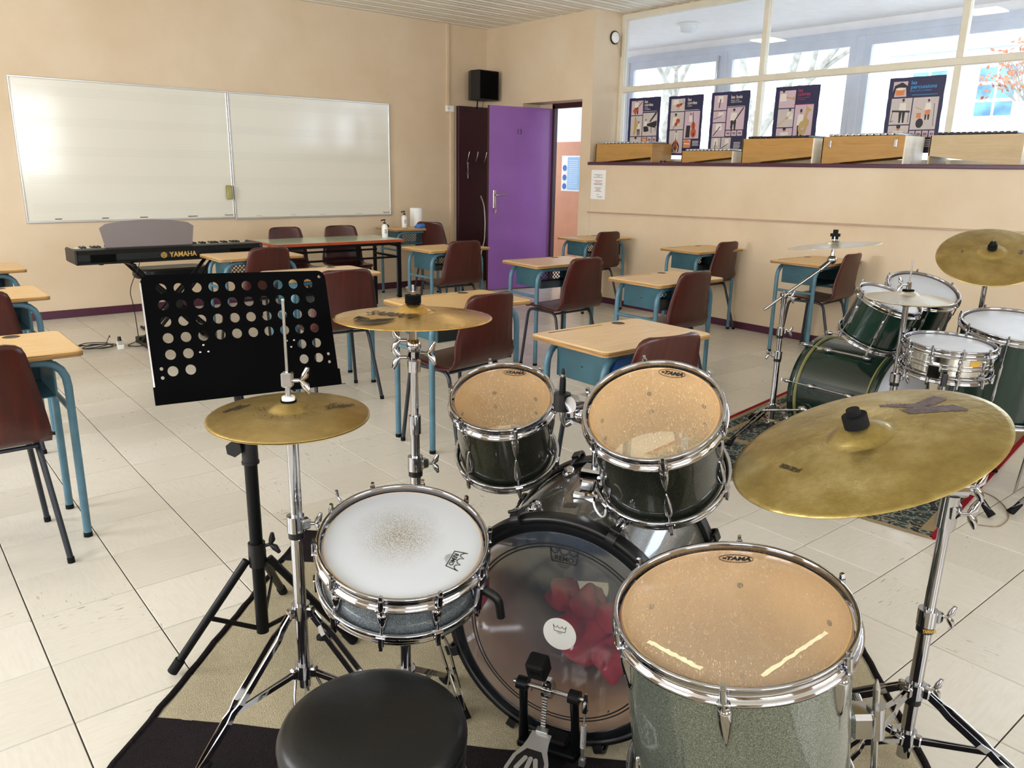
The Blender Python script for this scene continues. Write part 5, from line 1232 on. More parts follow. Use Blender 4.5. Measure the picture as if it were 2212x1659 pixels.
for i in range(12): q.cyl((-.062-.0006*i, -.006, .200-i*.0085), (-.062-.0006*i, .006, .200-i*.0085), .0032, n=6)
q.tube([(-.062, 0, .205), (-.069, 0, .10)], .0018, 5); q.obj('chain', M_['steel'], ped)
# footboard
FBm = Tr(-.075, 0, .098) @ Matrix.Rotation(-.30, 4, 'Y')
def board(y, off=0): return y
outl = [(0, .024), (-.025, .026), (-.045, .030), (-.075, .044), (-.11, .050), (-.16, .048), (-.22, .038), (-.28, .030), (-.30, .028)]
P = [(x, w) for x, w in outl]+[(x, -w) for x, w in reversed(outl)]
fbd = MB().prism(P, -.005, 0, M=FBm).obj('footboard', M_['alu'], ped)
I = [(-.050, .018), (-.075, .034), (-.11, .041), (-.16, .039), (-.22, .029), (-.275, .018)]
MB().prism([(x, w) for x, w in I]+[(x, -w) for x, w in reversed(I)], 0, .0008, M=FBm).obj('black_inlay', M_['black_plastic'], fbd)
q = MB()
for y, a in ((.018, -.35), (0, 0), (-.018, .35)):
    F = FBm @ Tr(-.090, y, 0) @ Rz(a); q.prism([(math.cos(t_)*.0055+(.016 if math.cos(t_) > 0 else -.016), math.sin(t_)*.0055) for t_ in [i*PI/7 for i in range(14)]], 0, .0022, M=F)
for x, y in ((-.125, .012), (-.125, -.014), (-.148, .026), (-.148, 0), (-.148, -.026), (-.172, .016), (-.172, -.014), (-.195, 0), (-.195, .02), (-.195, -.02)): q.cyl(FBm @ Vector((x, y, 0)), FBm @ Vector((x, y, .0022)), .0078, n=14)
q.obj('grip_studs', M_['alu'], fbd)
MB().box((.004, 0, .004), (.016, .030, .010), bev=.002, M=FBm).obj('chain_hook', M_['steel'], fbd)
q = MB(); F = Tr(-.05, -.094, 0)
q.tube([F @ Vector((math.cos(i*.9)*.0062, math.sin(i*.9)*.0062, .065+i*.00062)) for i in range(120)], .0014, 5); q.cyl(F @ Vector((0, 0, .02)), F @ Vector((0, 0, .07)), .0035, n=7); q.box(F @ Vector((0, 0, .018)), (.014, .014, .02)); q.tube([F @ Vector((0, 0, .14)), F @ Vector((.004, 0, .165)), F @ Vector((0, 0, .185))], .002, 5); q.obj('return_spring', M_['alu'], ped)
q = MB(); q.box((-.045, -.094, .195), (.022, .012, .035), bev=.003); q.cyl((-.045, -.094, .21), (-.045, -.094, .235), .006, .004, n=8); q.obj('spring_rocker', M_['chrome'], ped)

# ------------------------------------------------------------------ cymbals
def cymbal(name, label, C, n, D, mat, bell=.055, bellh=.014, bow=.020, group=None):
    F = frame(C, n); t_ = MB(); R = D/2; pr = [(.006, bow+bellh)]
    for i in range(1, 9):
        a = i/8; pr.append((.006+(bell-.006)*a, bow+bellh*math.cos(a*PI/2)**.8 if i < 8 else bow+.0005))
    for i in range(1, 20):
        a = i/19; pr.append((bell+(R-bell)*a, bow*(1-a**1.7)))
    low = [(r, z-.0012) for r, z in reversed(pr)]
    t_.lathe(pr+low, 96, close=True)
    o = t_.obj(name, mat); o.matrix_world = F; tag(o, label, 'cymbal', group); return o
HX, HY = .693, 1.614
hatn = (-.007, -.02, 1)
hat_t = cymbal('hi_hat_cymbal', 'upper olive bronze cymbal of the front hi hat stand', (HX, HY, .833), hatn, .356, M_['brass'], .045, .016, .016, 'front hi hat pair')
hat_b = cymbal('hi_hat_cymbal', 'lower hi hat cymbal lying hidden under the upper one', (HX, HY, .829), (.007, .02, -1), .356, M_['brass'], .045, .016, .012, 'front hi hat pair')
crash = cymbal('crash_cymbal', 'bright golden crash cymbal with dark ring print, middle of the room', (1.079, 1.701, 1.003), (.014, .02, 1), .406, M_['brass_bright'], .050, .020, .016)
ride = cymbal('ride_cymbal', 'very large hammered ride cymbal at the right, over the floor drum', (1.459, .681, .864), (-.296, .224, .929), .51, M_['brass_ride'], .062, .022, .026)
thin = cymbal('crash_cymbal', 'thin pale cymbal seen edge on, on the boom before the ledge wall', (3.89, 2.11, 1.026), (-.045, .105, 1), .455, M_['brass_pale'], .055, .016, .010)
gride = cymbal('ride_cymbal', 'tilted bronze cymbal of the green kit, cut by the right edge', (4.106, 1.445, 1.021), (-.481, -.172, .86), .46, M_['brass'], .062, .02, .024)
hat2 = cymbal('hi_hat_cymbal', 'upper pale cymbal of the green kit hi hat', (3.482, 1.52, .866), (-.016, -.012, 1), .356, M_['brass_pale'], .042, .018, .018, 'green kit hi hat pair')
cymbal('hi_hat_cymbal', 'lower cymbal of the green kit hi hat, dark underside rim', (3.482, 1.52, .862), (.016, .012, -1), .356, M_['brass'], .042, .018, .012, 'green kit hi hat pair')
def cz(r, R, bell, bow): a = (r-bell)/(R-bell); return bow*(1-a**1.7)
def cym_print(cy, parts):
    for o in parts: o.parent = cy; o.matrix_parent_inverse = Matrix.Identity(4)
def text_on(cy, txt, size, r, az, rot, mat, R, bell, bow, bold=0, sx=1, shear=0, name='print'):
    z = cz(r, R, bell, bow)+.0012; sl = (cz(r+.01, R, bell, bow)-cz(r-.01, R, bell, bow))/.02
    M = Rz(az) @ Tr(r, 0, z) @ Matrix.Rotation(-math.atan(sl), 4, 'Y') @ Rz(rot)
    return text_mesh(txt, size, mat, cy, M, name=name, bold=bold, sx=sx, shear=shear, depth=.0003)
D_ = math.radians
text_on(crash, 'SABIAN', .044, .074, D_(-49), D_(53+49), M_['brass_ink'], .203, .05, .016, .0012, .95, .2)
q = MB(); M = Rz(D_(-46)) @ Tr(.130, 0, cz(.130, .203, .05, .016)+.0018) @ Matrix.Rotation(math.atan(.10), 4, 'Y') @ Rz(D_(60+43))
for k in range(9):
    f = 1-k*.095; q.tube([(math.cos(a)*.052*f-.0, math.sin(a)*.050*f-.004*k*.2, 0) for a in [PI*.95+i*PI*1.15/24 for i in range(25)]], (.0011, .0003), flat=(0, 0, 1), M=M)
q.obj('print_rings', M_['brass_ink'], crash)
text_on(hat_t, 'Zildjian', .026, .112, D_(95), D_(24), M_['brass_ink'], .178, .045, .016, .0003, 1.0, .25)
text_on(hat_t, 'AVEDIS', .007, .100, D_(103), D_(20), M_['brass_ink'], .178, .045, .016)
text_on(hat_t, 'Zildjian', .017, .128, D_(-110), D_(60), M_['brass_ink'], .178, .045, .016, .0012, 1.0)
text_on(hat_t, 'NEW BEAT', .009, .110, D_(-112), D_(62), M_['brass_ink'], .178, .045, .016, .0005)
q = MB(); rnd = random.Random(5)
for k in range(260):
    a = rnd.uniform(-1.9, 1.6); r = rnd.uniform(.050, .082)
    q.box((r*math.cos(a), r*math.sin(a), cz(r, .178, .045, .016)+.0014), (rnd.uniform(.0006, .002), rnd.uniform(.0006, .002), .0003))
q.obj('speckle_print', M_['brass_ink'], hat_t, kind='stuff')
text_on(ride, 'JAZZ RIDE', .0140, .151, D_(-64), D_(-78), M_['brass_ink'], .255, .062, .026, .0004, .85)
# big stripy K on the far side of the ride
polys = [[(-.082, .084), (-.051, .100), (-.039, .195), (-.046, .198), (-.074, .178)], [(-.132, .051), (-.119, .054), (-.075, .117), (-.083, .139), (-.098, .125)], [(-.103, .113), (-.080, .140), (-.112, .174), (-.142, .154)]]
q = MB(); dr = Vector((-.18, .98)).normalized(); nr_ = Vector((-dr.y, dr.x))
for pi_, po_ in enumerate(polys):
    us = [Vector(v).dot(nr_) for v in po_]; c = min(us); step = .0050
    c = math.floor(c/step)*step
    while c < max(us):
        xs_ = []
        for i in range(len(po_)):
            v1, v2 = Vector(po_[i]), Vector(po_[(i+1) % len(po_)]); a1, a2 = v1.dot(nr_)-c, v2.dot(nr_)-c
            if a1*a2 < 0: f = a1/(a1-a2); w_ = v1.lerp(v2, f); xs_.append(w_.dot(dr))
        if len(xs_) >= 2:
            lo, hi = min(xs_), max(xs_); n_ = 4
            for j in range(n_):
                A_ = dr*(lo+(hi-lo)*j/n_)+nr_*c; B_ = dr*(lo+(hi-lo)*(j+1)/n_)+nr_*c
                q.tube([(A_.x, A_.y, cz(A_.length, .255, .062, .026)+.0010), (B_.x, B_.y, cz(B_.length, .255, .062, .026)+.0010)], (.0004, .0015), flat=(0, 0, 1), cap=False)
        c += step
q.obj('striped_print', M_['jazz_ink'], ride, kind='stuff')
text_on(gride, 'K', .03, .12, D_(100), D_(150), M_['jazz_ink'], .25, .062, .024, .003, .7)
text_on(gride, 'II', .022, .12, D_(-90), D_(0), M_['jazz_ink'], .25, .062, .024, .001, .7)

# ------------------------------------------------------------------ stands
CH = M_['chrome']
def wing(b, p, d, s=1, M=None):
    """wing screw at p sticking out along d"""
    p = Vector(p); d = Vector(d).normalized(); u = d.orthogonal().normalized() if abs(d.z) > .9 else Vector((0, 0, 1)); u = (u-d*u.dot(d)).normalized()
    b.cyl(p, p+d*.018*s, .004*s, n=7, M=M)
    for g in (-1, 1): b.tube([p+d*.016*s, p+d*.024*s+u*g*.010*s, p+d*.030*s+u*g*.026*s], [.004*s, .008*s, .004*s], 7, M=M)
def leg_set(t, hub_hi, hub_lo, foot_r, azs, double=True, wid=.007, foot_z=.022, joint=.55):
    """splayed legs with struts. hub_hi/lo heights of the two collars (local origin on the floor)"""
    for az in azs:
        az, fr = az if isinstance(az, tuple) else (az, foot_r)
        M = Rz(az); A = Vector((.026, 0, hub_hi)); Fp = Vector((fr, 0, foot_z)); J = A.lerp(Fp, joint)
        b = MB()
        if double:
            for s in (-1, 1):
                b.tube([A+Vector((0, s*.005, 0)), A.lerp(Fp, .10)+Vector((0, s*.006, 0)), A.lerp(Fp, .16)+Vector((0, s*.013, 0)), A.lerp(Fp, joint-.06)+Vector((0, s*.013, 0)), A.lerp(Fp, joint)+Vector((0, s*.006, 0)), A.lerp(Fp, joint+.06)+Vector((0, s*.011, 0)), A.lerp(Fp, .90)+Vector((0, s*.007, 0)), Fp+Vector((0, s*.002, 0))], (wid, .0016), flat=(0, 0, 1), M=M)
        else: b.tube([A, Fp], (wid, .004), flat=(0, 0, 1), M=M)
        lg = b.obj('leg', CH, t)
        b = MB(); B = Vector((.024, 0, hub_lo))
        for s in ((-1, 1) if double else (0,)): b.tube([B+Vector((0, s*.006, 0)), J+Vector((0, s*.003, -.004))], (.006, .0015), flat=(0, 0, 1), M=M)
        b.obj('strut', CH, lg)
        MB().cyl(Fp+Vector((.012, 0, -.020)), Fp+Vector((-.035, 0, .020)), .017, .010, n=12, M=M).obj('rubber_foot', M_['rubber'], lg)
    q = MB()
    for hh in (hub_hi, hub_lo):
        q = MB(); q.cyl((0, 0, hh-.018), (0, 0, hh+.018), .022, n=18)
        for az in azs: az = az[0] if isinstance(az, tuple) else az; q.box((.026, 0, hh), (.018, .020, .026), bev=.004, M=Rz(az))
        q.obj('collar', CH, t)
def clamp(t, z, r, wingdir=(1, 0, 0), memory=False, name='height_clamp'):
    q = MB(); q.cyl((0, 0, z-.020), (0, 0, z+.020), r+.006, n=18); wd = Vector(wingdir).normalized(); q.box(tuple(wd*(r+.008)+Vector((0, 0, z))), (.022, .022, .026), bev=.004); wing(q, wd*(r+.016)+Vector((0, 0, z)), wd); o = q.obj(name, CH, t)
    MB().cyl((0, 0, z-.036), (0, 0, z-.020), r+.004, n=18).obj('plastic_sleeve', M_['black_plastic'], o)
def felts(t, z, wingnut=True, M=None):
    MB().cyl((0, 0, z-.012), (0, 0, z), .019, n=20, M=M).obj('lower_felt', M_['felt'], t)
    MB().cyl((0, 0, z), (0, 0, z+.03), .0035, n=8, M=M).obj('threaded_tip', M_['steel'], t)

CAMR = (math.cos(YAW), -math.sin(YAW), 0)      # screen right
# front hi-hat stand
HS = thing('hi_hat_stand', 'chrome hi hat stand left of the snare drum', 'stand', (HX+.002, HY+.004, .010))
MB().cyl((0, 0, .12), (0, 0, .56), .0145, n=20).obj('lower_tube', CH, HS)
MB().cyl((0, 0, .56), (0, 0, .812), .0105, n=18).obj('upper_tube', CH, HS)
MB().cyl((.010, -.008, .56), (.010, -.008, .80), .004, n=10).obj('guide_rod', CH, HS)
q = MB(); q.cyl((0, 0, .800), (0, 0, .806), .026, n=24); q.obj('cymbal_cup', M_['black_plastic'], HS)
MB().cyl((0, 0, .80), (0, 0, 1.083), .0033, n=10).obj('pull_rod', M_['steel'], HS)
MB().sphere((0, 0, 1.083), .0036, 8).obj('rod_tip', M_['steel'], HS)
clamp(HS, .558, .0145, CAMR)
q = MB(); q.box((0, 0, .905), (.024, .022, .034), bev=.003, M=Rz(-YAW)); q.cyl((0, 0, .862), (0, 0, .92), .0065, n=12); wing(q, Vector(CAMR)*.012+Vector((0, 0, .903)), CAMR, 1.15); cl_ = q.obj('clutch', CH, HS)
MB().cyl((0, 0, .858), (0, 0, .866), .0145, n=20).obj('white_washer', M_['white'], cl_); MB().cyl((0, 0, .846), (0, 0, .858), .0175, n=20).obj('felt_washer', M_['felt'], cl_)
leg_set(HS, .330, .165, .30, [(PI+.08, .285), (-.95, .27)], joint=.62)
q = MB()
for s in (-1, 1): q.tube([(s*.024, -.0, .15), (s*.040, -.02, .10), (s*.042, -.06, .012)], .004, 7, bend=.02)
q.obj('pedal_frame', CH, HS)
MB().tube([(0, 0, .15), (0, -.01, .11), (-.02, -.04, .05)], (.008, .003), flat=(0, 1, 0)).obj('pull_linkage', M_['steel'], HS)
MB().prism([(-.035, .0), (.035, .0), (.045, -.24), (-.045, -.24)], 0, .006, M=Tr(-.02, -.04, .03) @ Rz(-.5)).obj('footboard', M_['alu'], HS)
# snare stand
SS = thing('snare_stand', 'chrome stand under the sparkle snare drum, mostly hidden by the stool', 'stand', (.848, 1.392, .010))
MB().cyl((0, 0, .10), (0, 0, .425), .0125, n=16).obj('tube', CH, SS)
clamp(SS, .330, .0125, CAMR); leg_set(SS, .21, .10, .27, [.6, 2.7, -1.5], joint=.5)
for a in (.3, 2.4, -1.8): MB().tube([(0, 0, .415), (.10*math.cos(a), .10*math.sin(a), .43+.02*math.cos(a-2.3)), (.175*math.cos(a), .175*math.sin(a), .455+.035*math.cos(a-2.3))], (.006, .003), flat=(0, 0, 1), bend=.03).obj('basket_arm', CH, SS)
# front crash stand
CS = thing('cymbal_stand', 'chrome stand with tilter carrying the bright crash cymbal', 'stand', (1.079, 1.701, .004))
MB().cyl((0, 0, .10), (0, 0, .60), .0150, n=20).obj('lower_tube', CH, CS); MB().cyl((0, 0, .60), (0, 0, .70), .0125, n=20).obj('middle_tube', CH, CS); MB().cyl((0, 0, .70), (0, 0, .865), .0105, n=20).obj('upper_tube', CH, CS)
clamp(CS, .60, .015, CAMR)
q = MB(); q.cyl((0, 0, .685), (0, 0, .735), .0165, n=18); o = q.obj('joint_sleeve', CH, CS)
q = MB(); q.cyl((0, 0, .855), (0, 0, .885), .0165, .018, n=18); q.box((0, 0, .903), (.030, .036, .036), bev=.01, M=Rz(-YAW)); q.sphere((0, 0, .925), (.020, .020, .022), 14); q.cyl((0, 0, .935), (0, 0, .985), .012, .0095, n=14)
for s, z_ in ((1, .905), (-1, .893), (-1, .938)): wing(q, Vector(CAMR)*.018*s+Vector((0, 0, z_)), Vector(CAMR)*s, 1.2)
q.obj('tilter', CH, CS)
MB().cyl((0, 0, .98), (0, 0, 1.083), .0035, n=8).obj('threaded_tip', M_['steel'], CS)
MB().cyl((0, 0, 1.036), (0, 0, 1.057), .0205, n=24).obj('felt', M_['felt'], CS)
q = MB(); q.cyl((0, 0, 1.057), (0, 0, 1.066), .009, n=10)
for s in (-1, 1): q.tube([Vector((0, 0, 1.060)), Vector(CAMR)*s*.012+Vector((0, 0, 1.064)), Vector(CAMR)*s*.016+Vector((0, 0, 1.077))], (.006, .002), flat=FARX, bend=.004)
q.obj('wing_nut', CH, CS)
leg_set(CS, .30, .14, .30, [2.2, .3, -1.75], joint=.5)
# ride boom stand
RS = thing('cymbal_stand', 'chrome boom stand at the lower right carrying the large ride cymbal', 'stand', (1.755, .618, .004))
MB().cyl((0, 0, .03), (.004, .0, .40), .0150, n=20).obj('lower_tube', CH, RS); MB().cyl((.004, 0, .40), (.012, 0, .66), .0125, n=20).obj('upper_tube', CH, RS)
clamp(RS, .405, .015, CAMR)
text_mesh('YAMAHA', .014, M_['gold_ink'], RS, Tr(0, 0, .378) @ Rz(-YAW) @ Tr(0, -.0195, 0) @ Matrix.Rotation(PI/2, 4, 'X'), name='band_lettering', sx=.55, bold=.0003)
q = MB(); q.cyl((.012, 0, .625), (.014, 0, .70), .021, .019, n=18); q.box((.016, -.004, .665), (.04, .034, .036), bev=.006, M=Rz(0)); wing(q, Vector((.014, 0, .655))+Vector(CAMR)*.026, CAMR, 1.3)
q.cyl(Vector((.012, 0, .715))-Vector(CAMR)*.012, Vector((.012, 0, .715))+Vector(CAMR)*.03, .019, n=16); wing(q, Vector((.012, 0, .72))+Vector(CAMR)*.03, CAMR, 1.3); q.obj('boom_tilter', CH, RS)
P0 = Vector((1.466, .676, .842))-Vector((1.755, .618, .004)); Pj = Vector((.012, 0, .722)); dB = (Pj-P0).normalized()
MB().cyl(P0+dB*.03, Pj+dB*.13, .0062, n=12).obj('boom_arm', M_['steel'], RS)
nr = Vector((-.296, .224, .929)).normalized()
q = MB(); q.sphere(tuple(P0), (.018, .018, .018), 12); q.cyl(P0, P0+nr*.10, .0035, n=8); q.cyl(P0, P0+nr*.045, .010, .008, n=12); q.obj('cymbal_tilter', CH, RS)
q = MB(); Pc = Vector((1.459, .681, .864))-Vector((1.755, .618, .004)); q.cyl(Pc+nr*.046, Pc+nr*.070, .0235, n=26); q.cyl(Pc+nr*.070, Pc+nr*.083, .0130, .0125, n=18); q.obj('felt_and_nut', M_['rubber'], RS)
leg_set(RS, .215, .085, .38, [(-1.38, .36), (1.95, .34), (2.95, .36)], double=True, joint=.42, wid=.008)
clamp(RS, .215, .015, CAMR, name='leg_clamp')
# music stand
def music_stand():
    t = thing('music_stand', 'black perforated orchestra music stand on tripod at the left', 'music stand', (.735, 1.985, .010))
    q = MB().cyl((0, 0, .07), (0, 0, .60), .0175, n=18); q.obj('lower_tube', M_['black_steel'], t)
    MB().cyl((0, 0, .60), (-.004, .052, .80), .0125, n=16).cyl((-.004, .052, .80), (.0, .085, .90), .0125, n=16).obj('upper_tube', M_['black_steel'], t)
    q = MB(); q.cyl((0, 0, .585), (0, 0, .665), .0215, n=20); q.cyl((0, 0, .585), (0, 0, .592), .0235, n=20); q.cyl((0, 0, .655), (0, 0, .665), .0235, n=20); o = q.obj('height_collar', M_['black_plastic'], t)
    L_ = Vector(CAMR)*-1
    q = MB(); q.cyl(L_*.02+Vector((0, 0, .635)), L_*.040+Vector((-.012, -.012, .635)), .008, n=8); q.cyl(L_*.036+Vector((-.0, -.008, .635)), L_*.040+Vector((-.014, -.030, .635)), .0225, n=6, smooth=False); q.obj('height_knob', M_['black_plastic'], o)
    q = MB(); q.cyl((0, 0, .325), (0, 0, .350), .0235, n=20); q.cyl((0, 0, .28), (0, 0, .325), .024, n=20); hub = q.obj('hub', M_['black_plastic'], t)
    q = MB(); wing(q, Vector(CAMR)*.02+Vector((0, 0, .34)), Vector(CAMR)+Vector((0, 0, .3)), 1.2); q.obj('hub_knob', M_['black_plastic'], hub)
    for (fx, fy) in ((.499-.735, 2.048-1.985), (.962-.735, 1.872-1.985), (.18, .28)):
        r = math.hypot(fx, fy); M = Rz(math.atan2(fy, fx)); A = Vector((.030, 0, .300)); Fp = Vector((r, 0, .006))
        lg = MB().cyl(A, Fp, .0115, n=12, M=M).obj('leg', M_['black_steel'], t)
        MB().cyl(A.lerp(Fp, .90), Fp+(Fp-A).normalized()*.004, .0145, n=12, M=M).obj('rubber_cap', M_['rubber'], lg)
        J = A.lerp(Fp, .52); MB().tube([(.010, 0, .082), J], (.006, .003), flat=(0, 0, 1), M=M).obj('brace', M_['black_steel'], lg)
    # desk plate
    c = Vector((.776, 2.057, .936))-Vector((.735, 1.985, .010)); X = Vector((.998, -.055, -.034)).normalized(); V = Vector((.049, .31, .95)).normalized(); N = X.cross(V)
    M = Matrix(((X.x, V.x, N.x, c.x), (X.y, V.y, N.y, c.y), (X.z, V.z, N.z, c.z), (0, 0, 0, 1)))
    w, h = .492, .330; bm = bmesh.new()
    def loopv(pts): return [bm.verts.new((x, y, 0)) for x, y in pts]
    outer = [(-w/2, -h/2)]+[(w/2, -h/2)]+[(w/2-.022+.022*math.cos(a), h/2-.022+.022*math.sin(a)) for a in (0, PI/8, PI/4, 3*PI/8, PI/2)]+[(-w/2+.022+.022*math.cos(a), h/2-.022+.022*math.sin(a)) for a in (PI/2, 5*PI/8, 3*PI/4, 7*PI/8, PI)]
    loops = [outer]; cols = [-.199+i*.0435 for i in range(10)]
    holes = []
    for r_ in range(4):
        y = h/2-.036-r_*.0425
        for i, x in enumerate(cols): holes.append((x+.0003*r_, y, .0132))
    for r_ in (4, 5):
        y = h/2-.036-r_*.0425
        for i in ((0, 1, 8, 9) if r_ == 4 else (0, 1, 8, 9)): holes.append((cols[i]+.0003*r_, y, .0132))
    for s in (-1, 1):
        for yy in (-.075, -.098): holes.append((s*(w/2-.022), yy, .0045))
    holes.append((w/2-.018, h/2-.018, .0045))
    edges = []
    for L_ in [outer]+[[(x+r*math.cos(2*PI*k/18), y+r*math.sin(2*PI*k/18)) for k in range(18)] for x, y, r in holes]:
        v = loopv(L_); edges += [bm.edges.new((v[i], v[(i+1) % len(v)])) for i in range(len(v))]
    bmesh.ops.triangle_fill(bm, edges=edges, use_beauty=True)
    hs = [(x, y, r) for x, y, r in holes]
    kill = [f for f in bm.faces if any((f.calc_center_median().x-x)**2+(f.calc_center_median().y-y)**2 < (r*.93)**2 for x, y, r in hs)]
    bmesh.ops.delete(bm, geom=kill, context='FACES_ONLY')
    ex = bmesh.ops.extrude_face_region(bm, geom=bm.faces[:]); bmesh.ops.translate(bm, verts=[g for g in ex['geom'] if isinstance(g, bmesh.types.BMVert)], vec=(0, 0, -.0022))
    bmesh.ops.recalc_face_normals(bm, faces=bm.faces); me = bpy.data.meshes.new('desk_plate'); bm.to_mesh(me); bm.free(); me.materials.append(M_['matte_black']); me.transform(M)
    o = bpy.data.objects.new('desk_plate', me); COL.objects.link(o); o.parent = t
    MB().tube([(-w/2, -h/2, 0), (w/2, -h/2, 0)], (.0012, .0012), flat=(0, 0, 1), M=M).obj('bottom_fold', M_['black_steel'], o)
    MB().box((0, -h/2+.022, .024), (w+.006, .002, .048), M=M).obj('lip', M_['black_steel'], o) if False else None
    MB().bb((-w/2-.004, -h/2-.001, 0), (w/2+.004, -h/2+.045, .0035), M=M).obj('lip', M_['matte_black'], o)
    MB().bb((w/2, -h/2-.001, .0), (w/2+.016, -h/2+.001, .003), M=M).obj('lip_tab', M_['black_steel'], o)
    q = MB()
    for cx in (-.115, .118):
        for k in range(3): a = PI/2+k*2*PI/3; q.sphere((cx+.012*math.cos(a), -.035+.012*math.sin(a)*(1 if cx < 0 else -1), .0015), (.0036, .0036, .002), 8, M=M)
    q.obj('rivet', M_['steel'], o)
    MB().box((0, -.075, -.012), (.26, .09, .014), bev=.004, M=M).obj('back_bracket', M_['black_steel'], t)
    MB().tube([(-w/2-.001, -h/2+.04, .0), (-w/2-.001, h/2-.02, 0)], (.0012, .002), flat=(0, 0, 1), M=M).obj('side_edge', M_['steel'], o)
music_stand()
# stool
t = thing('drum_stool', 'round black padded drum stool in the foreground', 'stool', (.577, 1.061, .010), group=None)
zs = .428; R = .166
q = MB().lathe([(0, zs+.006), (.06, zs+.0055), (.10, zs+.003), (.135, zs-.002), (.153, zs-.009), (.161, zs-.017), (.1645, zs-.026)], 72); cu = q.obj('cushion_top', M_['leather'], t)
MB().lathe([(.1645, zs-.026), (.1665, zs-.030), (.167, zs-.034), (.1655, zs-.038)], 72).obj('piping', M_['leather'], t)
MB().lathe([(.1655, zs-.038), (.166, zs-.06), (.163, zs-.095), (.155, zs-.10), (0, zs-.10)], 72).obj('side_band', M_['leather'], t)
q = MB()
for k in range(90):
    a = -1.4+k*.020; q.box((.1658*math.cos(a), .1658*math.sin(a), zs-.0415), (.001, .0028, .0012), M=None)
q.obj('stitching', M_['screw'], t)
MB().cyl((0, 0, .08), (0, 0, zs-.10), .0125, n=16).obj('post', CH, t); leg_set(t, .22, .09, .24, [.2, 2.3, -1.9], joint=.5)
MB().cyl((0, 0, zs-.13), (0, 0, zs-.10), .05, .07, n=20).obj('seat_mount', M_['black_steel'], t)
# jack lead lying on the rug behind the stool
q = MB(); q.tube([(1.00, 1.45, .035), (.985, 1.42, .10), (.98, 1.40, .17)], .0022, 6, bend=.02); t = thing('jack_lead', 'grey lead with ribbed black plug boot between stool and bass drum', 'cable', (0, 0, 0))
q.obj('lead', M_['alu'], t)
b = MB()
for k in range(6): b.cyl((1.0+k*.0012, 1.455+k*.001, .070-k*.009), (1.0+k*.0012, 1.455+k*.001, .063-k*.009), .0075+.0008*k, n=12)
b.cyl((1.0, 1.45, .072), (1.008, 1.46, .012), .006, .012, n=12); b.obj('plug_boot', M_['rubber'], t)

# ------------------------------------------------------------------ green kit
G_ = M_['green']
GB = Vector((3.90, 2.11, .285)); GN = Vector((.06, 1, 0)).normalized(); FG = frame(GB, GN, (0, 0, 1)); gr, gl = .272, .46
t = thing('bass_drum', 'glossy green bass drum lying on the patterned rug', 'drum', M=FG, group='green drums of the rear kit')
q = MB(); q.lathe([(gr-.010, -.045), (gr-.010, -gl+.045)], 96, mat=0); q.lathe([(gr-.018, -gl+.03), (gr-.018, -.03)], 64, mat=1); q.obj('shell', [G_, M_['brown_inner']], t)
for z0, z1, zi in ((0, -.045, -.045), (-gl+.045, -gl, -gl+.045)):
    MB().lathe([(gr-.014, z0), (gr, z0), (gr, z1), (gr-.014, z1)], 96, close=True).obj('hoop', G_, t)
    MB().lathe([(gr-.0095, zi-.003 if z0 == 0 else zi+.003), (gr+.0012, zi), (gr+.0012, zi+(.008 if z0 == 0 else -.008)), (gr-.005, zi+(.008 if z0 == 0 else -.008))], 96).obj('inlay_stripe', M_['green_stripe'], t)
MB().lathe([(0, -.008), (gr-.014, -.008)], 64).obj('front_head', M_['head_black'], t); MB().lathe([(0, -gl+.008), (gr-.014, -gl+.008)], 64).obj('batter_head', M_['head_white'], t)
for k in range(8):
    a = math.radians(12+45*k); q = MB(); q.sphere((gr+.010, 0, .008), (.012, .011, .026), 10); q.cyl((gr+.012, 0, .0), (gr+.006, 0, -.11), .003, n=6); q.cyl((gr+.010, -.008, .036), (gr+.010, .008, .036), .003, n=6); q.obj('claw_and_rod', CH, t).matrix_local = Rz(a)
    q = MB(); q.sphere((gr+.004, 0, -.125), (.012, .013, .026), 10); q.sphere((gr+.004, 0, -gl+.125), (.012, .013, .026), 10); q.cyl((gr+.004, 0, -.13), (gr+.004, 0, -gl+.13), .0055, n=8); q.obj('tube_lug', CH, t).matrix_local = Rz(a)
for a in (math.radians(105), math.radians(-105)):
    q = MB(); q.sphere((gr+.006, 0, -.10), (.02, .022, .03), 10); q.cyl((gr+.01, 0, -.10), (gr+.12, 0, .06), .006, n=8); q.obj('spur', CH, t).matrix_local = Rz(a)
gk = dict(inner=M_['brown_inner'], lugstyle='long', lw=.008, group='green drums of the rear kit')
drum('rack_tom', 'smaller green rack drum, nearer the boom stand, partly behind the hi hat', 'drum', (3.688, 1.690, .832), (-.02, -.364, .931), .30, .236, G_, M_['head_white'], M_['head_white'], 6, math.radians(10), **gk)
drum('rack_tom', 'larger green rack drum behind the hi hat rod, its head tipped toward us', 'drum', (4.13, 1.735, .835), (-.214, -.319, .923), .350, .27, G_, M_['head_white'], M_['head_white'], 6, math.radians(20), **gk)
gf = drum('floor_tom', 'dark green floor drum at the right edge behind the chrome snare', 'drum', (3.94, 1.225, .752), (-.12, -.11, .97), .46, .42, G_, M_['head_white'], M_['head_white'], 8, math.radians(-50), **gk)
for az in (-80, 40, 160):
    M = Rz(math.radians(az)); MB().cyl((.25, 0, -.32), (.25, 0, .16), .006, n=8, M=M).obj('leg', M_['steel'], gf); MB().box((.236, 0, .12), (.03, .03, .05), bev=.006, M=M).obj('leg_bracket', CH, gf)
gs = drum('snare_drum', 'chrome ribbed snare drum of the green kit', 'drum', (3.515, 1.335, .708), (-.036, -.049, .998), .356, .145, M_['chrome_shell'], M_['head_white'], M_['head_white'], 10, math.radians(18), inner=CH, lugstyle='snare', lw=.0085)
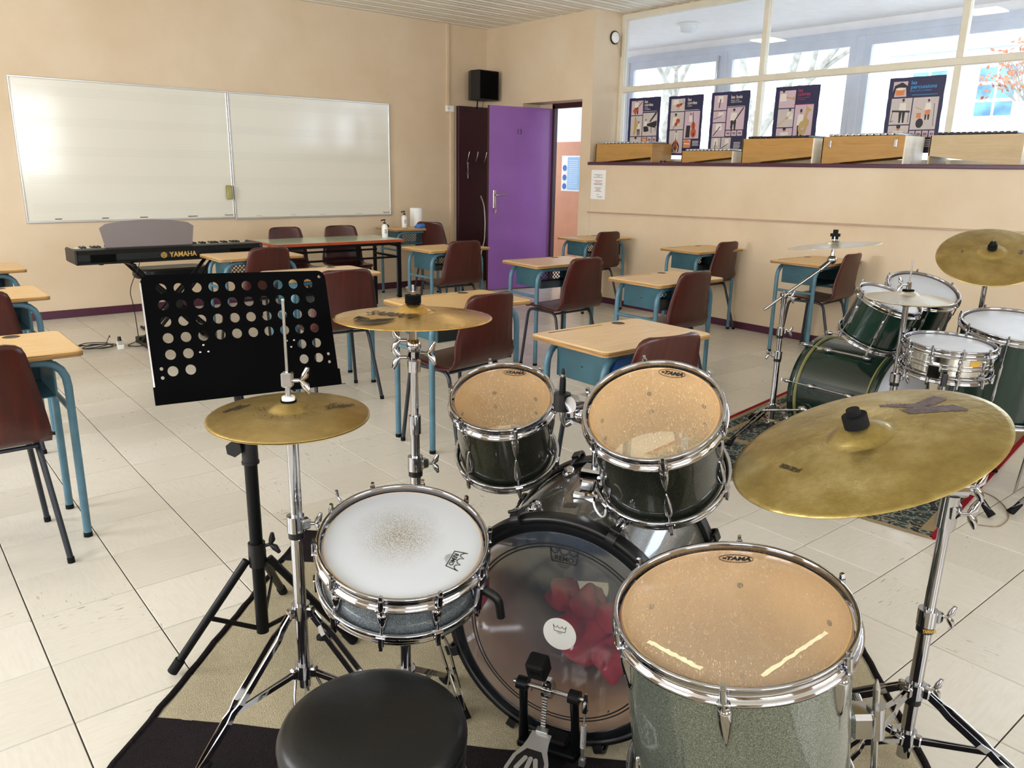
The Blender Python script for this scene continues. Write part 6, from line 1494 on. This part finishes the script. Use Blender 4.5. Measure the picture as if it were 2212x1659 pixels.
for zz in (.062, .078): MB().lathe([(.166, zz-.004), (.1695, zz), (.166, zz+.004)], 64).obj('shell_bead', CH, gs)
MB().lathe([(.1668, .080), (.1668, .108)], 14, a0=.55, a1=.82).obj('oval_badge', M_['gold_ink'], gs)
MB().box((.178, 0, .05), (.02, .05, .06), bev=.005, M=Rz(math.radians(-12))).obj('strainer', CH, gs)
MB().tube([(.19, .0, .05), (.20, .0, .0)], .012, 8, M=Rz(math.radians(2))).obj('strainer_lever', M_['black_plastic'], gs)
t = thing('snare_stand', 'chrome stand holding the chrome snare drum of the green kit', 'stand', (3.53, 1.34, .012)); MB().cyl((0, 0, .08), (0, 0, .53), .0125, n=14).obj('tube', CH, t); leg_set(t, .24, .11, .28, [.4, 2.5, -1.7], joint=.5)
for a in (.3, 2.4, -1.8): MB().tube([(0, 0, .53), (.10*math.cos(a), .10*math.sin(a), .535), (.178*math.cos(a), .178*math.sin(a), .560)], (.006, .003), flat=(0, 0, 1)).obj('basket_arm', M_['black_steel'], t)
t = thing('hi_hat_stand', 'chrome hi hat stand of the green kit before the rack drums', 'stand', (3.482, 1.525, .012))
MB().cyl((0, 0, .10), (0, 0, .50), .0155, n=16).obj('lower_tube', CH, t); MB().cyl((0, 0, .50), (0, 0, .845), .0125, n=16).obj('upper_tube', CH, t); MB().cyl((0, 0, .82), (0, 0, .85), .018, .026, n=16).obj('cymbal_cup', M_['black_plastic'], t)
MB().cyl((0, 0, .84), (0, 0, 1.02), .0035, n=8).obj('pull_rod', M_['steel'], t); clamp(t, .50, .0155, CAMR)
q = MB(); q.cyl((0, 0, .895), (0, 0, .925), .010, n=10); wing(q, Vector((0, 0, .915))-Vector(CAMR)*.01, Vector(CAMR)*-1, 1.2); q.obj('clutch', CH, t); MB().cyl((0, 0, .878), (0, 0, .893), .024, n=18).obj('felt_washer', M_['felt'], t)
leg_set(t, .30, .14, .32, [.8, 2.9, -1.3], joint=.5)
# boom stand with the thin cymbal
t = thing('cymbal_stand', 'chrome boom stand by the green bass drum with a long diagonal arm', 'stand', (3.650, 2.215, .012))
MB().cyl((0, 0, .10), (0, 0, .44), .0150, n=16).obj('lower_tube', CH, t); MB().cyl((0, 0, .44), (0, 0, .58), .0130, n=16).obj('middle_tube', CH, t); MB().cyl((0, 0, .58), (0, 0, .74), .0115, n=16).obj('upper_tube', CH, t)
clamp(t, .45, .015, Vector(CAMR)*-1); clamp(t, .575, .013, CAMR)
O = Vector((3.650, 2.215, .012)); J = Vector((0, 0, .765)); E1 = Vector((3.815, 2.130, .905))-O; E0 = J-(E1-J).normalized()*.13
q = MB(); q.cyl((0, 0, .72), (0, 0, .75), .015, n=14); q.sphere(tuple(J), .022, 12); q.box(tuple(J), (.04, .03, .03), bev=.006); wing(q, J+Vector(CAMR)*.015+Vector((0, 0, -.01)), CAMR, 1.2); q.obj('boom_tilter', CH, t)
MB().cyl(E0, E1, .0075, n=10).obj('boom_arm', M_['steel'], t)
TP = Vector((3.872, 2.102, .955))-O; q = MB(); q.cyl(E1, TP, .014, .012, n=12); q.sphere(tuple(TP), (.024, .024, .024), 14); nn = Vector((.06, .03, 1)).normalized(); q.cyl(TP, TP+nn*.05, .012, .009, n=12); q.cyl(TP+nn*.05, TP+nn*.13, .0035, n=8); q.obj('cymbal_tilter', M_['steel'], t)
q = MB(); Pc = Vector((3.89, 2.11, 1.022))-O; q.cyl(Pc+nn*.036, Pc+nn*.05, .016, n=14); q.cyl(Pc+nn*.05, Pc+nn*.066, .0245, n=18); q.cyl(Pc+nn*.066, Pc+nn*.085, .013, n=12); q.obj('felt_and_nut', M_['rubber'], t)
leg_set(t, .165, .07, .30, [.9, 3.0, -1.2], joint=.5)
# stand of the tilted cymbal
t = thing('cymbal_stand', 'chrome stand behind the green floor drum with the tilted cymbal', 'stand', (4.26, 1.505, .004)); MB().cyl((0, 0, .1), (-.02, -.01, .86), .012, n=14).obj('tube', CH, t)
O = Vector((4.26, 1.505, .004)); Pc = Vector((4.106, 1.445, 1.021))-O; nn = Vector((-.481, -.172, .86)).normalized()
q = MB(); q.cyl((-.02, -.01, .86), Pc-nn*.03, .011, n=12); q.cyl(Pc-nn*.03, Pc+nn*.09, .0035, n=8); q.obj('cymbal_tilter', CH, t); q = MB(); q.cyl(Pc+nn*.042, Pc+nn*.062, .020, n=16); q.sphere(tuple(Pc+nn*.068), (.016, .016, .018), 12); q.obj('felt_and_nut', M_['rubber'], t)
leg_set(t, .30, .14, .30, [0.2, 2.2, -2.2], joint=.5)
# stool or stand legs reaching in from the right, near the rug
t = thing('tripod_throne', 'black stool beyond the right edge, its chrome leg with black rubber foot on the floor', 'stool', (3.92, .84, 0))
q = MB().lathe([(0, .50), (.12, .498), (.16, .488), (.165, .44), (.15, .43), (0, .43)], 40); q.obj('cushion', M_['leather'], t); MB().cyl((0, 0, .10), (0, 0, .43), .013, n=14).obj('post', CH, t)
leg_set(t, .28, .12, .34, [2.58, .5, -1.6], joint=.5)
q = MB(); q.tube([(3.38, 1.06, .003), (3.42, 1.00, .003), (3.52, 1.00, .003), (3.60, 1.02, .003), (3.70, 1.08, .003), (3.76, 1.14, .003), (3.78, 1.20, .003)], .002, 5, bend=.05)
o = q.obj('loose_thread', M_['rug_tan']); tag(o, 'loose tan thread on the floor at the corner of the patterned rug', 'thread')
